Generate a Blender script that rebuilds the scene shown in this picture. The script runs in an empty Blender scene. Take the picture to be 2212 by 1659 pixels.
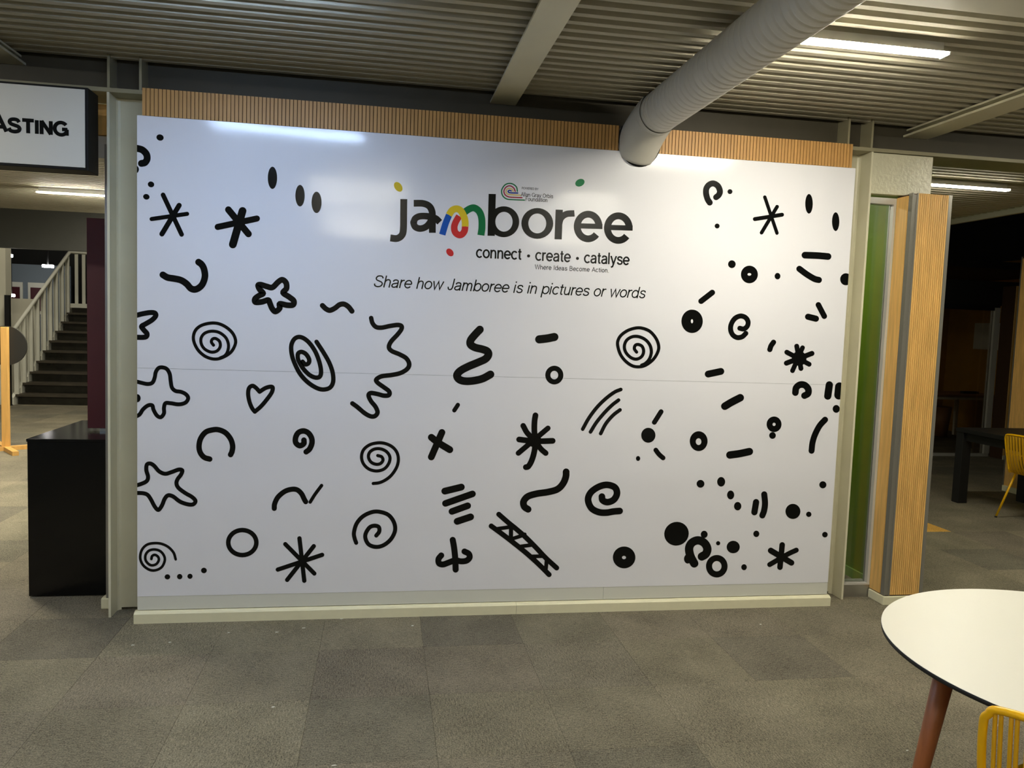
import bpy, bmesh, math, random
from mathutils import Vector, Matrix, noise as mnoise

random.seed(7)
SC = bpy.context.scene
COL = SC.collection
R = math.radians
PI = math.pi

# ------------------------------------------------------------------ camera
W, H = 2212, 1659
FPX = 1696.36
CAM = Vector((0.0, -4.19109, 1.59740))
C_R = Vector((0.98613722, -0.16211055, 0.03540548))
C_U = Vector((-0.02256574, 0.08037101, 0.99650955))
C_F = Vector((0.16439029, 0.98349411, -0.0755987))
cd = bpy.data.cameras.new('camera')
cam = bpy.data.objects.new('camera', cd)
COL.objects.link(cam)
m3 = Matrix((C_R, C_U, -C_F)).transposed()
cam.matrix_world = Matrix.Translation(CAM) @ m3.to_4x4()
cd.sensor_fit = 'HORIZONTAL'
cd.sensor_width = 36.0
cd.lens = FPX / W * 36.0
cd.clip_start = 0.05
cd.clip_end = 100
SC.camera = cam

# ------------------------------------------------------------------ world, exposure
wd = bpy.data.worlds.new('world')
SC.world = wd
wd.use_nodes = True
wd.node_tree.nodes['Background'].inputs[0].default_value = (0.9, 0.95, 1.0, 1)
wd.node_tree.nodes['Background'].inputs[1].default_value = 0.012
SC.view_settings.view_transform = 'Standard'
SC.view_settings.look = 'None'
SC.view_settings.exposure = 2.02
SC.view_settings.gamma = 1.0
SC.view_settings.use_curve_mapping = False
LAMP = 34.0            # strength of the ceiling lamps (their builder is below)
COOL = (0.50, 0.68, 1.0)
WARM = (1.0, 0.94, 0.78)


def ray(px, py):
    return C_F + C_R * ((px - W / 2) / FPX) + C_U * ((H / 2 - py) / FPX)


def onY(px, py, y=0.0):
    v = ray(px, py)
    return CAM + v * ((y - CAM.y) / v.y)


def onZ(px, py, z=0.0):
    v = ray(px, py)
    return CAM + v * ((z - CAM.z) / v.z)


def topx(p):
    v = Vector(p) - CAM
    d = v.dot(C_F)
    return W / 2 + FPX * v.dot(C_R) / d, H / 2 - FPX * v.dot(C_U) / d, d


# ------------------------------------------------------------------ materials
def lin(c):
    return tuple(((x / 255) / 12.92 if x / 255 <= 0.04045 else ((x / 255 + 0.055) / 1.055) ** 2.4) for x in c)


MATS = {}


def mat(name, rgb, rough=0.6, metal=0.0, var=0.0, vscale=8.0, stretch=(1, 1, 1), bump=0.0, bscale=60.0,
        spec=0.5, coat=0.0):
    m = bpy.data.materials.new(name)
    m.use_nodes = True
    nt = m.node_tree
    b = nt.nodes['Principled BSDF']
    c = lin(rgb)
    b.inputs['Base Color'].default_value = (*c, 1)
    b.inputs['Roughness'].default_value = rough
    b.inputs['Metallic'].default_value = metal
    b.inputs['Specular IOR Level'].default_value = spec
    b.inputs['Coat Weight'].default_value = coat
    tc = nt.nodes.new('ShaderNodeNewGeometry')
    mp = nt.nodes.new('ShaderNodeMapping')
    mp.inputs['Scale'].default_value = stretch
    nt.links.new(tc.outputs['Position'], mp.inputs['Vector'])
    if var > 0:
        n = nt.nodes.new('ShaderNodeTexNoise')
        n.inputs['Scale'].default_value = vscale
        n.inputs['Detail'].default_value = 5
        nt.links.new(mp.outputs[0], n.inputs['Vector'])
        r = nt.nodes.new('ShaderNodeValToRGB')
        r.color_ramp.elements[0].position = 0.3
        r.color_ramp.elements[1].position = 0.7
        r.color_ramp.elements[0].color = (*[x * (1 - var) for x in c], 1)
        r.color_ramp.elements[1].color = (*[min(1, x * (1 + var)) for x in c], 1)
        nt.links.new(n.outputs['Fac'], r.inputs[0])
        nt.links.new(r.outputs[0], b.inputs['Base Color'])
    if bump > 0:
        n2 = nt.nodes.new('ShaderNodeTexNoise')
        n2.inputs['Scale'].default_value = bscale
        n2.inputs['Detail'].default_value = 3
        nt.links.new(mp.outputs[0], n2.inputs['Vector'])
        bp = nt.nodes.new('ShaderNodeBump')
        bp.inputs['Strength'].default_value = bump
        bp.inputs['Distance'].default_value = 0.004
        nt.links.new(n2.outputs['Fac'], bp.inputs['Height'])
        nt.links.new(bp.outputs[0], b.inputs['Normal'])
    MATS[name] = m
    return m


def emis(name, rgb, s):
    m = bpy.data.materials.new(name)
    m.use_nodes = True
    b = m.node_tree.nodes['Principled BSDF']
    b.inputs['Base Color'].default_value = (0.9, 0.9, 0.9, 1)
    b.inputs['Emission Color'].default_value = (*rgb, 1)
    b.inputs['Emission Strength'].default_value = s
    return m


def carpet(name, ramp):
    """Square carpet tiles: shade and pile direction change from tile to tile (world grid of 0.5 m)."""
    m = bpy.data.materials.new(name)
    m.use_nodes = True
    nt = m.node_tree
    N, L = nt.nodes, nt.links
    b = N['Principled BSDF']
    b.inputs['Roughness'].default_value = 0.95
    b.inputs['Specular IOR Level'].default_value = 0.15
    g = N.new('ShaderNodeNewGeometry')
    sub = N.new('ShaderNodeVectorMath'); sub.operation = 'SUBTRACT'
    sub.inputs[1].default_value = (GX, GY, -0.25)
    L.new(g.outputs['Position'], sub.inputs[0])
    sc = N.new('ShaderNodeVectorMath'); sc.operation = 'SCALE'; sc.inputs['Scale'].default_value = 2.0
    L.new(sub.outputs[0], sc.inputs[0])
    fl = N.new('ShaderNodeVectorMath'); fl.operation = 'FLOOR'
    L.new(sc.outputs[0], fl.inputs[0])
    wn = N.new('ShaderNodeTexWhiteNoise'); wn.noise_dimensions = '2D'
    L.new(fl.outputs[0], wn.inputs['Vector'])
    cr = N.new('ShaderNodeValToRGB')
    el = cr.color_ramp.elements
    while len(el) < len(ramp):
        el.new(0.5)
    for i, c in enumerate(ramp):
        el[i].position = i / (len(ramp) - 1)
        el[i].color = (*lin(c), 1)
    L.new(wn.outputs['Value'], cr.inputs[0])
    # pile: two stretched noises, one chosen per tile
    outs = []
    for s in ((26, 4.5, 1), (4.5, 26, 1)):
        mp = N.new('ShaderNodeMapping'); mp.inputs['Scale'].default_value = s
        L.new(g.outputs['Position'], mp.inputs['Vector'])
        n = N.new('ShaderNodeTexNoise'); n.inputs['Scale'].default_value = 7
        n.inputs['Detail'].default_value = 6; n.inputs['Roughness'].default_value = 0.75
        L.new(mp.outputs[0], n.inputs['Vector'])
        outs.append(n)
    sep = N.new('ShaderNodeSeparateColor')
    L.new(wn.outputs['Color'], sep.inputs[0])
    gt = N.new('ShaderNodeMath'); gt.operation = 'GREATER_THAN'; gt.inputs[1].default_value = 0.45
    L.new(sep.outputs[1], gt.inputs[0])
    mx = N.new('ShaderNodeMix'); mx.data_type = 'FLOAT'
    L.new(gt.outputs[0], mx.inputs[0])
    L.new(outs[0].outputs['Fac'], mx.inputs[2]); L.new(outs[1].outputs['Fac'], mx.inputs[3])
    fine = N.new('ShaderNodeTexNoise'); fine.inputs['Scale'].default_value = 170; fine.inputs['Detail'].default_value = 3
    L.new(g.outputs['Position'], fine.inputs['Vector'])
    big = N.new('ShaderNodeTexNoise'); big.inputs['Scale'].default_value = 3.2; big.inputs['Detail'].default_value = 3
    L.new(g.outputs['Position'], big.inputs['Vector'])
    a1 = N.new('ShaderNodeMath'); a1.operation = 'ADD'
    L.new(mx.outputs[0], a1.inputs[0]); L.new(fine.outputs['Fac'], a1.inputs[1])
    a2 = N.new('ShaderNodeMath'); a2.operation = 'MULTIPLY_ADD'; a2.inputs[1].default_value = 0.35
    L.new(big.outputs['Fac'], a2.inputs[0]); L.new(a1.outputs[0], a2.inputs[2])
    rng = N.new('ShaderNodeMapRange')
    rng.inputs[1].default_value = 0.82; rng.inputs[2].default_value = 1.53
    rng.inputs[3].default_value = 0.15; rng.inputs[4].default_value = 2.05
    L.new(a2.outputs[0], rng.inputs[0])
    mul = N.new('ShaderNodeVectorMath'); mul.operation = 'SCALE'
    L.new(cr.outputs[0], mul.inputs[0]); L.new(rng.outputs[0], mul.inputs['Scale'])
    L.new(mul.outputs[0], b.inputs['Base Color'])
    bp = N.new('ShaderNodeBump'); bp.inputs['Strength'].default_value = 0.5; bp.inputs['Distance'].default_value = 0.004
    L.new(a1.outputs[0], bp.inputs['Height']); L.new(bp.outputs[0], b.inputs['Normal'])
    return m


def wavy(name, rgb, rough, spec=0.5):
    """Glossy vinyl that is not perfectly flat: faint horizontal ripples."""
    m = bpy.data.materials.new(name)
    m.use_nodes = True
    nt = m.node_tree
    N, L = nt.nodes, nt.links
    b = N['Principled BSDF']
    b.inputs['Base Color'].default_value = (*lin(rgb), 1)
    b.inputs['Roughness'].default_value = rough
    b.inputs['Specular IOR Level'].default_value = spec
    g = N.new('ShaderNodeNewGeometry')
    mp = N.new('ShaderNodeMapping'); mp.inputs['Scale'].default_value = (0.22, 1, 1.0)
    L.new(g.outputs['Position'], mp.inputs['Vector'])
    n = N.new('ShaderNodeTexNoise'); n.inputs['Scale'].default_value = 3.4; n.inputs['Detail'].default_value = 1.0
    L.new(mp.outputs[0], n.inputs['Vector'])
    bp = N.new('ShaderNodeBump'); bp.inputs['Strength'].default_value = 1.0; bp.inputs['Distance'].default_value = 0.007
    L.new(n.outputs['Fac'], bp.inputs['Height']); L.new(bp.outputs[0], b.inputs['Normal'])
    return m


def glass(name, tint, rough=0.0, alpha=0.12):
    m = bpy.data.materials.new(name)
    m.use_nodes = True
    nt = m.node_tree
    nt.nodes.clear()
    o = nt.nodes.new('ShaderNodeOutputMaterial')
    tr = nt.nodes.new('ShaderNodeBsdfTransparent'); tr.inputs[0].default_value = (*tint, 1)
    gl = nt.nodes.new('ShaderNodeBsdfGlossy'); gl.inputs['Roughness'].default_value = rough
    fr = nt.nodes.new('ShaderNodeFresnel'); fr.inputs[0].default_value = 1.5
    mx = nt.nodes.new('ShaderNodeMixShader')
    nt.links.new(fr.outputs[0], mx.inputs[0]); nt.links.new(tr.outputs[0], mx.inputs[1])
    nt.links.new(gl.outputs[0], mx.inputs[2]); nt.links.new(mx.outputs[0], o.inputs[0])
    return m


GX, GY = -0.2648, -0.4222      # carpet tile grid
M_CARPET = carpet('carpet', [(104, 100, 87), (114, 108, 91), (120, 114, 96), (111, 104, 90), (126, 119, 100), (101, 96, 84)])
M_YTILE = carpet('carpet_mustard', [(196, 150, 70), (206, 160, 78)])
M_SLAB = mat('slab', (60, 58, 52), 0.9)
M_VINYL = wavy('mural_vinyl', (232, 232, 238), 0.14)
M_STRIP = mat('mural_strip', (216, 216, 206), 0.3)
M_INK = wavy('ink_black', (13, 14, 13), 0.2, 0.2)
M_DECK = mat('deck_paint', (176, 170, 150), 0.75, var=0.06, vscale=3)
M_SOFFIT = mat('soffit', (184, 180, 164), 0.6, var=0.04)
M_STEEL = mat('steel_paint', (216, 211, 184), 0.38, var=0.04, vscale=5, bump=0.15, bscale=40)
M_BEAM_SHADED = mat('beam_paint_shaded', (74, 68, 54), 0.6, var=0.05)  # same beam as the flanges; shade of the recessed web put into the colour
M_FLANGE = mat('beam_flange_paint', (150, 143, 116), 0.5, var=0.05)
M_CREAM = mat('skirting_paint', (226, 221, 188), 0.4, var=0.03, vscale=20)
M_GLOSSP = mat('plaster_gloss', (206, 202, 176), 0.24, var=0.03, bump=0.55, bscale=55)
M_WOOD = mat('oak_slat', (228, 182, 106), 0.45, var=0.16, vscale=5, stretch=(9, 9, 0.7))
M_WOOD_SHADED = mat('oak_slat_shaded', (192, 146, 84), 0.5, var=0.12, vscale=5, stretch=(9, 9, 0.7))  # same oak as the pillar, darkened for the strip's dim grazing light
M_WOODB = mat('oak_backing', (70, 44, 20), 0.8)
M_BIRCH = mat('birch_post', (222, 172, 96), 0.5, var=0.1, vscale=6, stretch=(6, 6, 0.6))
M_LEG = mat('table_leg_wood', (166, 100, 58), 0.4, var=0.16, vscale=9, stretch=(6, 6, 0.7))
M_ALU = mat('aluminium', (172, 170, 165), 0.32, metal=0.85, var=0.05)
M_CHROME = mat('polished_trim', (142, 139, 130), 0.3, metal=0.35)
M_SATIN = mat('satin_aluminium', (205, 203, 196), 0.5, metal=0.2)
M_DUCT = mat('duct_jacket', (196, 192, 180), 0.55, var=0.05, vscale=9, bump=0.2, bscale=14)
M_BLACK = mat('black_gloss', (4, 4, 5), 0.12, spec=0.4)
M_BLACKM = mat('black_matt', (12, 12, 12), 0.6)
M_SIGNW = mat('sign_white', (214, 212, 204), 0.4)
M_SIGNB = mat('sign_black', (14, 14, 15), 0.6, spec=0.25)
M_MAROON = mat('maroon_panel', (74, 17, 27), 0.5, var=0.04)
M_GREEN = mat('green_wall', (116, 148, 12), 0.55, var=0.05)
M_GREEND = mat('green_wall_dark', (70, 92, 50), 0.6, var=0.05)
M_YELLOW = mat('yellow_steel', (244, 186, 8), 0.28, spec=0.5)
M_CORD = mat('yellow_cord', (224, 170, 14), 0.6)
M_TTOP = mat('table_laminate', (230, 228, 215), 0.35)
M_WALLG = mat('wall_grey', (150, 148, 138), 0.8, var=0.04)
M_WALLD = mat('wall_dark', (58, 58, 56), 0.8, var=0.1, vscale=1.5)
M_WALLW = mat('wall_white', (226, 221, 200), 0.7)
M_GREYB = mat('bulkhead_grey', (58, 58, 53), 0.35, var=0.05)
M_BLUEG = mat('wall_bluegrey', (120, 130, 138), 0.8)
M_RAIL = mat('railing_paint', (226, 224, 208), 0.45)
M_TREAD = mat('tread_dark', (70, 63, 50), 0.5, var=0.25, vscale=5)
M_RISER = mat('riser_dark', (40, 38, 30), 0.25, var=0.3, vscale=6)
M_MUSTARD = mat('mustard_wall', (176, 128, 30), 0.7, var=0.05)
M_DESK = mat('desk_wood', (150, 104, 58), 0.5, var=0.1)
M_HEADER = mat('header_dark', (30, 28, 24), 0.7)
M_PAPER = mat('paper', (210, 210, 196), 0.7)
M_DISC = mat('disc_charcoal', (27, 26, 21), 0.6, var=0.06)
M_GLASS = glass('clear_glass', (0.93, 0.96, 0.93))
M_GLASSG = glass('smoked_glass', (0.85, 0.83, 0.78))
M_LOGO = {'y': mat('logo_yellow', (226, 196, 40), 0.3, spec=0.2), 'b': mat('logo_blue', (0, 82, 176), 0.3, spec=0.2),
          'r': mat('logo_red', (206, 48, 48), 0.3, spec=0.2), 'g': mat('logo_green', (0, 112, 62), 0.3, spec=0.2),
          'c': mat('logo_crimson', (166, 36, 62), 0.3, spec=0.2), 's': mat('logo_sand', (222, 196, 120), 0.3, spec=0.2),
          'n': mat('logo_navy', (24, 52, 140), 0.3, spec=0.2), 'e': mat('logo_leaf', (40, 128, 82), 0.3, spec=0.2)}


# ------------------------------------------------------------------ mesh helpers
class MB:
    def __init__(s):
        s.v, s.f, s.sm = [], [], []

    def add(s, vs, fs, smooth=False):
        o = len(s.v)
        s.v += [tuple(p) for p in vs]
        for f in fs:
            s.f.append([i + o for i in f])
            s.sm.append(smooth)
        return s

    def box(s, x0, x1, y0, y1, z0, z1):
        v = [(x0, y0, z0), (x1, y0, z0), (x1, y1, z0), (x0, y1, z0), (x0, y0, z1), (x1, y0, z1), (x1, y1, z1), (x0, y1, z1)]
        return s.add(v, [(0, 3, 2, 1), (4, 5, 6, 7), (0, 1, 5, 4), (1, 2, 6, 5), (2, 3, 7, 6), (3, 0, 4, 7)])

    def prism(s, prof, axis, a0, a1):
        """prof: 2-D outline; axis 'x': (y,z) pairs extruded along x, 'y': (x,z), 'z': (x,y)."""
        n = len(prof)

        def put(p, a):
            return {'x': (a, p[0], p[1]), 'y': (p[0], a, p[1]), 'z': (p[0], p[1], a)}[axis]
        v = [put(p, a0) for p in prof] + [put(p, a1) for p in prof]
        fs = [(i, (i + 1) % n, n + (i + 1) % n, n + i) for i in range(n)]
        fs += [tuple(range(n - 1, -1, -1)), tuple(range(n, 2 * n))]
        return s.add(v, fs)

    def tube(s, pts, r, n=10, closed=False, caps=True):
        pts = [Vector(p) for p in pts]
        rr = r if isinstance(r, (list, tuple)) else [r] * len(pts)
        N = len(pts)
        vs, fs = [], []
        t0 = (pts[1] - pts[0]).normalized()
        up = Vector((0, 0, 1)) if abs(t0.z) < 0.9 else Vector((1, 0, 0))
        a = t0.cross(up).normalized()
        for i, p in enumerate(pts):
            if closed:
                t = (pts[(i + 1) % N] - pts[i - 1]).normalized()
            else:
                t = (pts[min(i + 1, N - 1)] - pts[max(i - 1, 0)]).normalized()
            a = (a - t * a.dot(t)).normalized()
            b = t.cross(a)
            for k in range(n):
                q = 2 * PI * k / n
                vs.append(p + (a * math.cos(q) + b * math.sin(q)) * rr[i])
        for i in range(N if closed else N - 1):
            j = (i + 1) % N
            for k in range(n):
                k2 = (k + 1) % n
                fs.append((i * n + k, i * n + k2, j * n + k2, j * n + k))
        s.add(vs, fs, True)
        if caps and not closed:
            o = len(s.v) - N * n
            s.f.append([o + k for k in range(n - 1, -1, -1)]); s.sm.append(False)
            s.f.append([o + (N - 1) * n + k for k in range(n)]); s.sm.append(False)
        return s

    def lathe(s, prof, cx, cy, n=64):
        vs, fs = [], []
        for r, z in prof:
            for k in range(n):
                q = 2 * PI * k / n
                vs.append((cx + r * math.cos(q), cy + r * math.sin(q), z))
        for i in range(len(prof) - 1):
            for k in range(n):
                k2 = (k + 1) % n
                fs.append((i * n + k, i * n + k2, (i + 1) * n + k2, (i + 1) * n + k))
        o = len(s.v)
        s.add(vs, fs, True)
        s.f.append([o + k for k in range(n - 1, -1, -1)]); s.sm.append(False)
        s.f.append([o + (len(prof) - 1) * n + k for k in range(n)]); s.sm.append(False)
        return s

    def mesh(s, name, off=Vector((0, 0, 0))):
        me = bpy.data.meshes.new(name)
        me.from_pydata([(x - off.x, y - off.y, z - off.z) for x, y, z in s.v], [], s.f)
        me.polygons.foreach_set('use_smooth', s.sm)
        me.update()
        return me


def tag(o, label=None, cat=None, group=None, kind=None):
    if label: o['label'] = label
    if cat: o['category'] = cat
    if group: o['group'] = group
    if kind: o['kind'] = kind
    return o


def thing(name, loc, label, cat, group=None, rz=0.0):
    o = bpy.data.objects.new(name, None)
    o.empty_display_size = 0.1
    COL.objects.link(o)
    o.location = loc
    o.rotation_euler.z = rz
    return tag(o, label, cat, group)


def root_loc(o):
    while o.parent:
        o = o.parent
    return Vector(o.location)


def obj(name, mb, material, parent=None, bevel=0.0, kind=None, label=None):
    off = root_loc(parent) if parent else Vector((0, 0, 0))
    me = mb.mesh(name, off)
    me.materials.append(material)
    o = bpy.data.objects.new(name, me)
    COL.objects.link(o)
    if parent:
        o.parent = parent
    if bevel:
        b = o.modifiers.new('bevel', 'BEVEL')
        b.width = bevel; b.segments = 2; b.limit_method = 'ANGLE'; b.angle_limit = R(40)
    tag(o, label=label, kind=kind)
    return o


def box(name, dims, material, parent=None, **k):
    return obj(name, MB().box(*dims), material, parent, **k)


def struct(name, mb, material, **k):
    return obj(name, mb, material, kind='structure', **k)


def catmull(pts, closed=False, sub=8):
    P = [Vector(p) for p in pts]
    n = len(P)
    out = []
    rng = range(n) if closed else range(n - 1)
    for i in rng:
        p1, p2 = P[i], P[(i + 1) % n]
        p0 = P[i - 1] if (closed or i > 0) else p1 * 2 - p2
        p3 = P[(i + 2) % n] if (closed or i + 2 < n) else p2 * 2 - p1
        for k in range(sub):
            t = k / sub
            out.append(0.5 * ((2 * p1) + (p2 - p0) * t + (2 * p0 - 5 * p1 + 4 * p2 - p3) * t * t
                              + (3 * p1 - p0 - 3 * p2 + p3) * t ** 3))
    if not closed:
        out.append(P[-1])
    return out


# ------------------------------------------------------------------ floor with carpet tiles
floor = struct('floor', MB().box(-9, 11, -7, 16.2, -0.12, -0.006), M_SLAB)


def tile_mb(x, y):
    g, zt, c = 0.0003, 0.0, 0.0012
    a0, a1, b0, b1 = x + g, x + 0.5 - g, y + g, y + 0.5 - g
    v = [(a0, b0, -0.006), (a1, b0, -0.006), (a1, b1, -0.006), (a0, b1, -0.006),
         (a0, b0, zt - c), (a1, b0, zt - c), (a1, b1, zt - c), (a0, b1, zt - c),
         (a0 + c, b0 + c, zt), (a1 - c, b0 + c, zt), (a1 - c, b1 - c, zt), (a0 + c, b1 - c, zt)]
    f = [(0, 1, 5, 4), (1, 2, 6, 5), (2, 3, 7, 6), (3, 0, 4, 7), (4, 5, 9, 8), (5, 6, 10, 9), (6, 7, 11, 10), (7, 4, 8, 11), (8, 9, 10, 11)]
    return v, f


cells = []
for i in range(-18, 23):
    for j in range(-14, 33):
        x, y = GX + 0.5 * i, GY + 0.5 * j
        if x < -8.95 or x > 10.4 or y < -6.9 or y > 15.6:
            continue
        c = Vector((x + 0.25, y + 0.25, 0))
        px, py, d = topx(c)
        vis = d > 1.0 and -160 < px < W + 160 and py < H + 140
        if vis and y > 0.15 and -1.25 < x + 0.25 < 3.3:
            vis = False
        if vis and y > 0.6:
            # hidden behind the mural wall as seen from the camera
            t = (0.1 - CAM.y) / (c.y - CAM.y)
            if -1.3 < CAM.x + (c.x - CAM.x) * t < 3.2:
                vis = False
        size = 1.0 / (d * d) * abs(CAM.z) / max(d, 0.1) if vis else 0
        cells.append((size, x, y))
cells.sort(reverse=True)
tv, tf = tile_mb(0, 0)
tme = MB().add(tv, tf).mesh('carpet_tile')
tme.materials.append(M_CARPET)
tmy = MB().add(tv, tf).mesh('carpet_tile_mustard')
tmy.materials.append(M_YTILE)
rest = MB()
n_ind = 0
for size, x, y in cells:
    mustard = abs(x + 0.25 - 4.485) < 0.02 and abs(y + 0.25 - 1.828) < 0.02
    if (size > 0 and n_ind < 299) or mustard:
        o = bpy.data.objects.new('carpet_tile', tmy if mustard else tme)
        COL.objects.link(o)
        o.parent = floor
        o.location = (x, y, 0)
        if mustard:
            o['label'] = 'mustard yellow carpet tile'
        n_ind += 1
    else:
        v, f = tile_mb(x, y)
        rest.add(v, f)
obj('distant_carpet_tiles', rest, M_CARPET, floor, kind='stuff')

# ------------------------------------------------------------------ ceiling deck
ZC = 2.85
PER, PH = 0.0860, -0.9184


def deck(y0, y1, x0, x1):
    """Corrugated steel deck: ribs run along x, lower flats at ZC, upper flats at ZC + 0.04."""
    prof = []
    k0 = int(math.ceil((y0 - PH) / PER)); k1 = int(math.floor((y1 - PH) / PER))
    prof.append((y0, ZC + 0.065))
    for k in range(k0, k1 + 1):
        c = PH + k * PER
        prof += [(c - 0.026, ZC + 0.065), (c - 0.017, ZC), (c + 0.017, ZC), (c + 0.026, ZC + 0.065)]
    prof.append((y1, ZC + 0.065))
    vs, fs = [], []
    for p in prof:
        vs += [(x0, p[0], p[1]), (x1, p[0], p[1])]
    for i in range(len(prof) - 1):
        fs.append((2 * i, 2 * i + 1, 2 * i + 3, 2 * i + 2))
    return MB().add(vs, fs)


ceiling = struct('ceiling', MB().box(-9, 5.86, -7, 7.0, ZC + 0.07, ZC + 0.2), M_DECK)
for (a, b, c, d) in ((-1.42, 0.12, -9, -1.88), (-1.42, 0.12, -1.88, 0.625), (-1.42, 0.12, 0.625, 3.14), (-1.42, 0.12, 3.14, 5.86),
                     (0.28, 7.0, -9, -1.2), (0.28, 7.0, 2.6, 5.86), (-7, -2.0, -9, 0.625), (-7, -2.0, 0.625, 5.86)):
    obj('deck_sheet', deck(a, b, c, d), M_DECK, ceiling)
box('flat_soffit', (-9, 5.86, -2.0, -1.42, ZC - 0.006, ZC + 0.05), M_SOFFIT, ceiling)
struct('trim_1', MB().box(5.82, 5.86, -7, 7.0, 2.80, 2.93), M_SOFFIT)
# upper void over the stairs (left) and over the far right room
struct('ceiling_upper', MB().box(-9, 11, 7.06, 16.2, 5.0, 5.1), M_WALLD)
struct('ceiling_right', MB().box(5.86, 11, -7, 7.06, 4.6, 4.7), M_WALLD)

# ------------------------------------------------------------------ outer walls
struct('wall_left', MB().box(-9.1, -9, -7, 16.2, -0.12, 5.1), M_WALLG)
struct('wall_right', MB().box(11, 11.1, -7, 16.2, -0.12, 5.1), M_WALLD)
struct('wall_rear', MB().box(-9.1, 11.1, -7.1, -7, -0.12, 4.7), M_WALLG)
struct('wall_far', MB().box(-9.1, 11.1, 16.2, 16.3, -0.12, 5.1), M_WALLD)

# ------------------------------------------------------------------ mural wall between the steel columns
XL, XR, ZT, ZB = -1.21, 2.645, 2.555, 0.062
struct('wall_front', MB().box(-1.10, 2.535, 0.024, 0.13, 0.0, 2.675), M_WALLG)
bb = MB()
bb.prism([(-0.022, 0.0), (-0.022, 0.049), (-0.014, 0.055), (0.0, 0.061), (0.018, 0.061), (0.018, 0.0)], 'x', -1.222, -0.135 + 0.9)
baseboard = struct('baseboard_front', bb, M_CREAM)
bb2 = MB()
bb2.prism([(-0.022, 0.0), (-0.022, 0.049), (-0.014, 0.055), (0.0, 0.061), (0.018, 0.061), (0.018, 0.0)], 'x', 0.7665, 2.657)
obj('skirting_length', bb2, M_CREAM, baseboard)

mural = thing('wall_mural', (0.7, 0.0, ZB), 'large white glossy mural board with black doodles and a colourful logo', 'mural')
ZSEAM = 1.313
box('upper_sheet', (XL, XR, 0.0, 0.022, ZSEAM + 0.0006, ZT), M_VINYL, mural)
box('lower_sheet', (XL, XR, 0.0, 0.022, 0.136, ZSEAM - 0.0006), M_VINYL, mural)
box('bottom_strip', (XL, 1.266, 0.0012, 0.022, 0.0645, 0.1355), M_STRIP, mural)
box('bottom_strip', (1.2675, XR, 0.0012, 0.022, 0.0645, 0.1355), M_STRIP, mural)

# ---- drawing helpers: outlines are drawn in photo pixels and carried onto the wall plane
YD = -0.0008


def stroke2(pts, w, cap='round', closed=False):
    """2-D band of width w (number or list) along pts -> verts, faces."""
    pts = [Vector((p[0], p[1])) for p in pts]
    q = [pts[0]]
    for p in pts[1:]:
        if (p - q[-1]).length > 1e-6:
            q.append(p)
    pts = q
    if closed and (pts[0] - pts[-1]).length < 1e-6:
        pts.pop()
    n = len(pts)
    ws = [w] * n
    vs, fs = [], []
    for i, p in enumerate(pts):
        if closed:
            d0 = (p - pts[i - 1]).normalized(); d1 = (pts[(i + 1) % n] - p).normalized()
        else:
            d0 = (p - pts[i - 1]).normalized() if i else (pts[1] - p).normalized()
            d1 = (pts[i + 1] - p).normalized() if i < n - 1 else d0
        n0 = Vector((-d0.y, d0.x)); n1 = Vector((-d1.y, d1.x))
        b = n0 + n1
        b = b.normalized() if b.length > 1e-4 else n0
        k = min(1.0 / max(b.dot(n0), 0.4), 2.5)
        h = ws[i] / 2 * k
        vs += [p + b * h, p - b * h]
    m = n if closed else n - 1
    for i in range(m):
        j = (i + 1) % n
        fs.append((2 * i, 2 * i + 1, 2 * j + 1, 2 * j))
    if cap == 'round' and not closed:
        for e, (p, d) in enumerate(((pts[0], pts[0] - pts[1]), (pts[-1], pts[-1] - pts[-2]))):
            d = d.normalized(); nn = Vector((-d.y, d.x)); r = w / 2
            o = len(vs)
            K = 10
            vs += [p + nn * r * math.cos(PI * t / K) + d * r * math.sin(PI * t / K) for t in range(K + 1)]
            fs.append(tuple(range(o, o + K + 1)))
    return vs, fs


def ell(cx, cy, rx, ry, a0=0, a1=360, n=28, rot=0.0):
    out = []
    for i in range(n + (0 if a1 - a0 == 360 else 1)):
        t = R(a0 + (a1 - a0) * i / n)
        x, y = rx * math.cos(t), ry * math.sin(t)
        out.append((cx + x * math.cos(rot) - y * math.sin(rot), cy + x * math.sin(rot) + y * math.cos(rot)))
    return out


def decal(name, parts, tf, material, parent, y=YD, clip=False):
    """parts: list of (verts2d, faces); tf maps a 2-D point to a wall point."""
    bm = bmesh.new()
    for ip, (vs, fs) in enumerate(parts):
        bv = []
        for p in vs:
            q = tf(p[0], p[1])
            bv.append(bm.verts.new((q.x, y - 0.00004 * ip, q.z)))
        for f in fs:
            try:
                bm.faces.new([bv[i] for i in f])
            except ValueError:
                pass
    if clip:
        for co, no in (((XL, 0, 0), (-1, 0, 0)), ((XR, 0, 0), (1, 0, 0))):
            bmesh.ops.bisect_plane(bm, geom=bm.verts[:] + bm.edges[:] + bm.faces[:], plane_co=co, plane_no=no, clear_outer=True)
    bmesh.ops.triangulate(bm, faces=[f for f in bm.faces if len(f.verts) > 4])
    for f in bm.faces:
        f.normal_update()
        if f.normal.y > 0:
            f.normal_flip()
    off = root_loc(parent)
    bmesh.ops.translate(bm, verts=bm.verts, vec=-off)
    me = bpy.data.meshes.new(name)
    bm.to_mesh(me)
    bm.free()
    me.materials.append(material)
    o = bpy.data.objects.new(name, me)
    COL.objects.link(o)
    o.parent = parent
    return o


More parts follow.
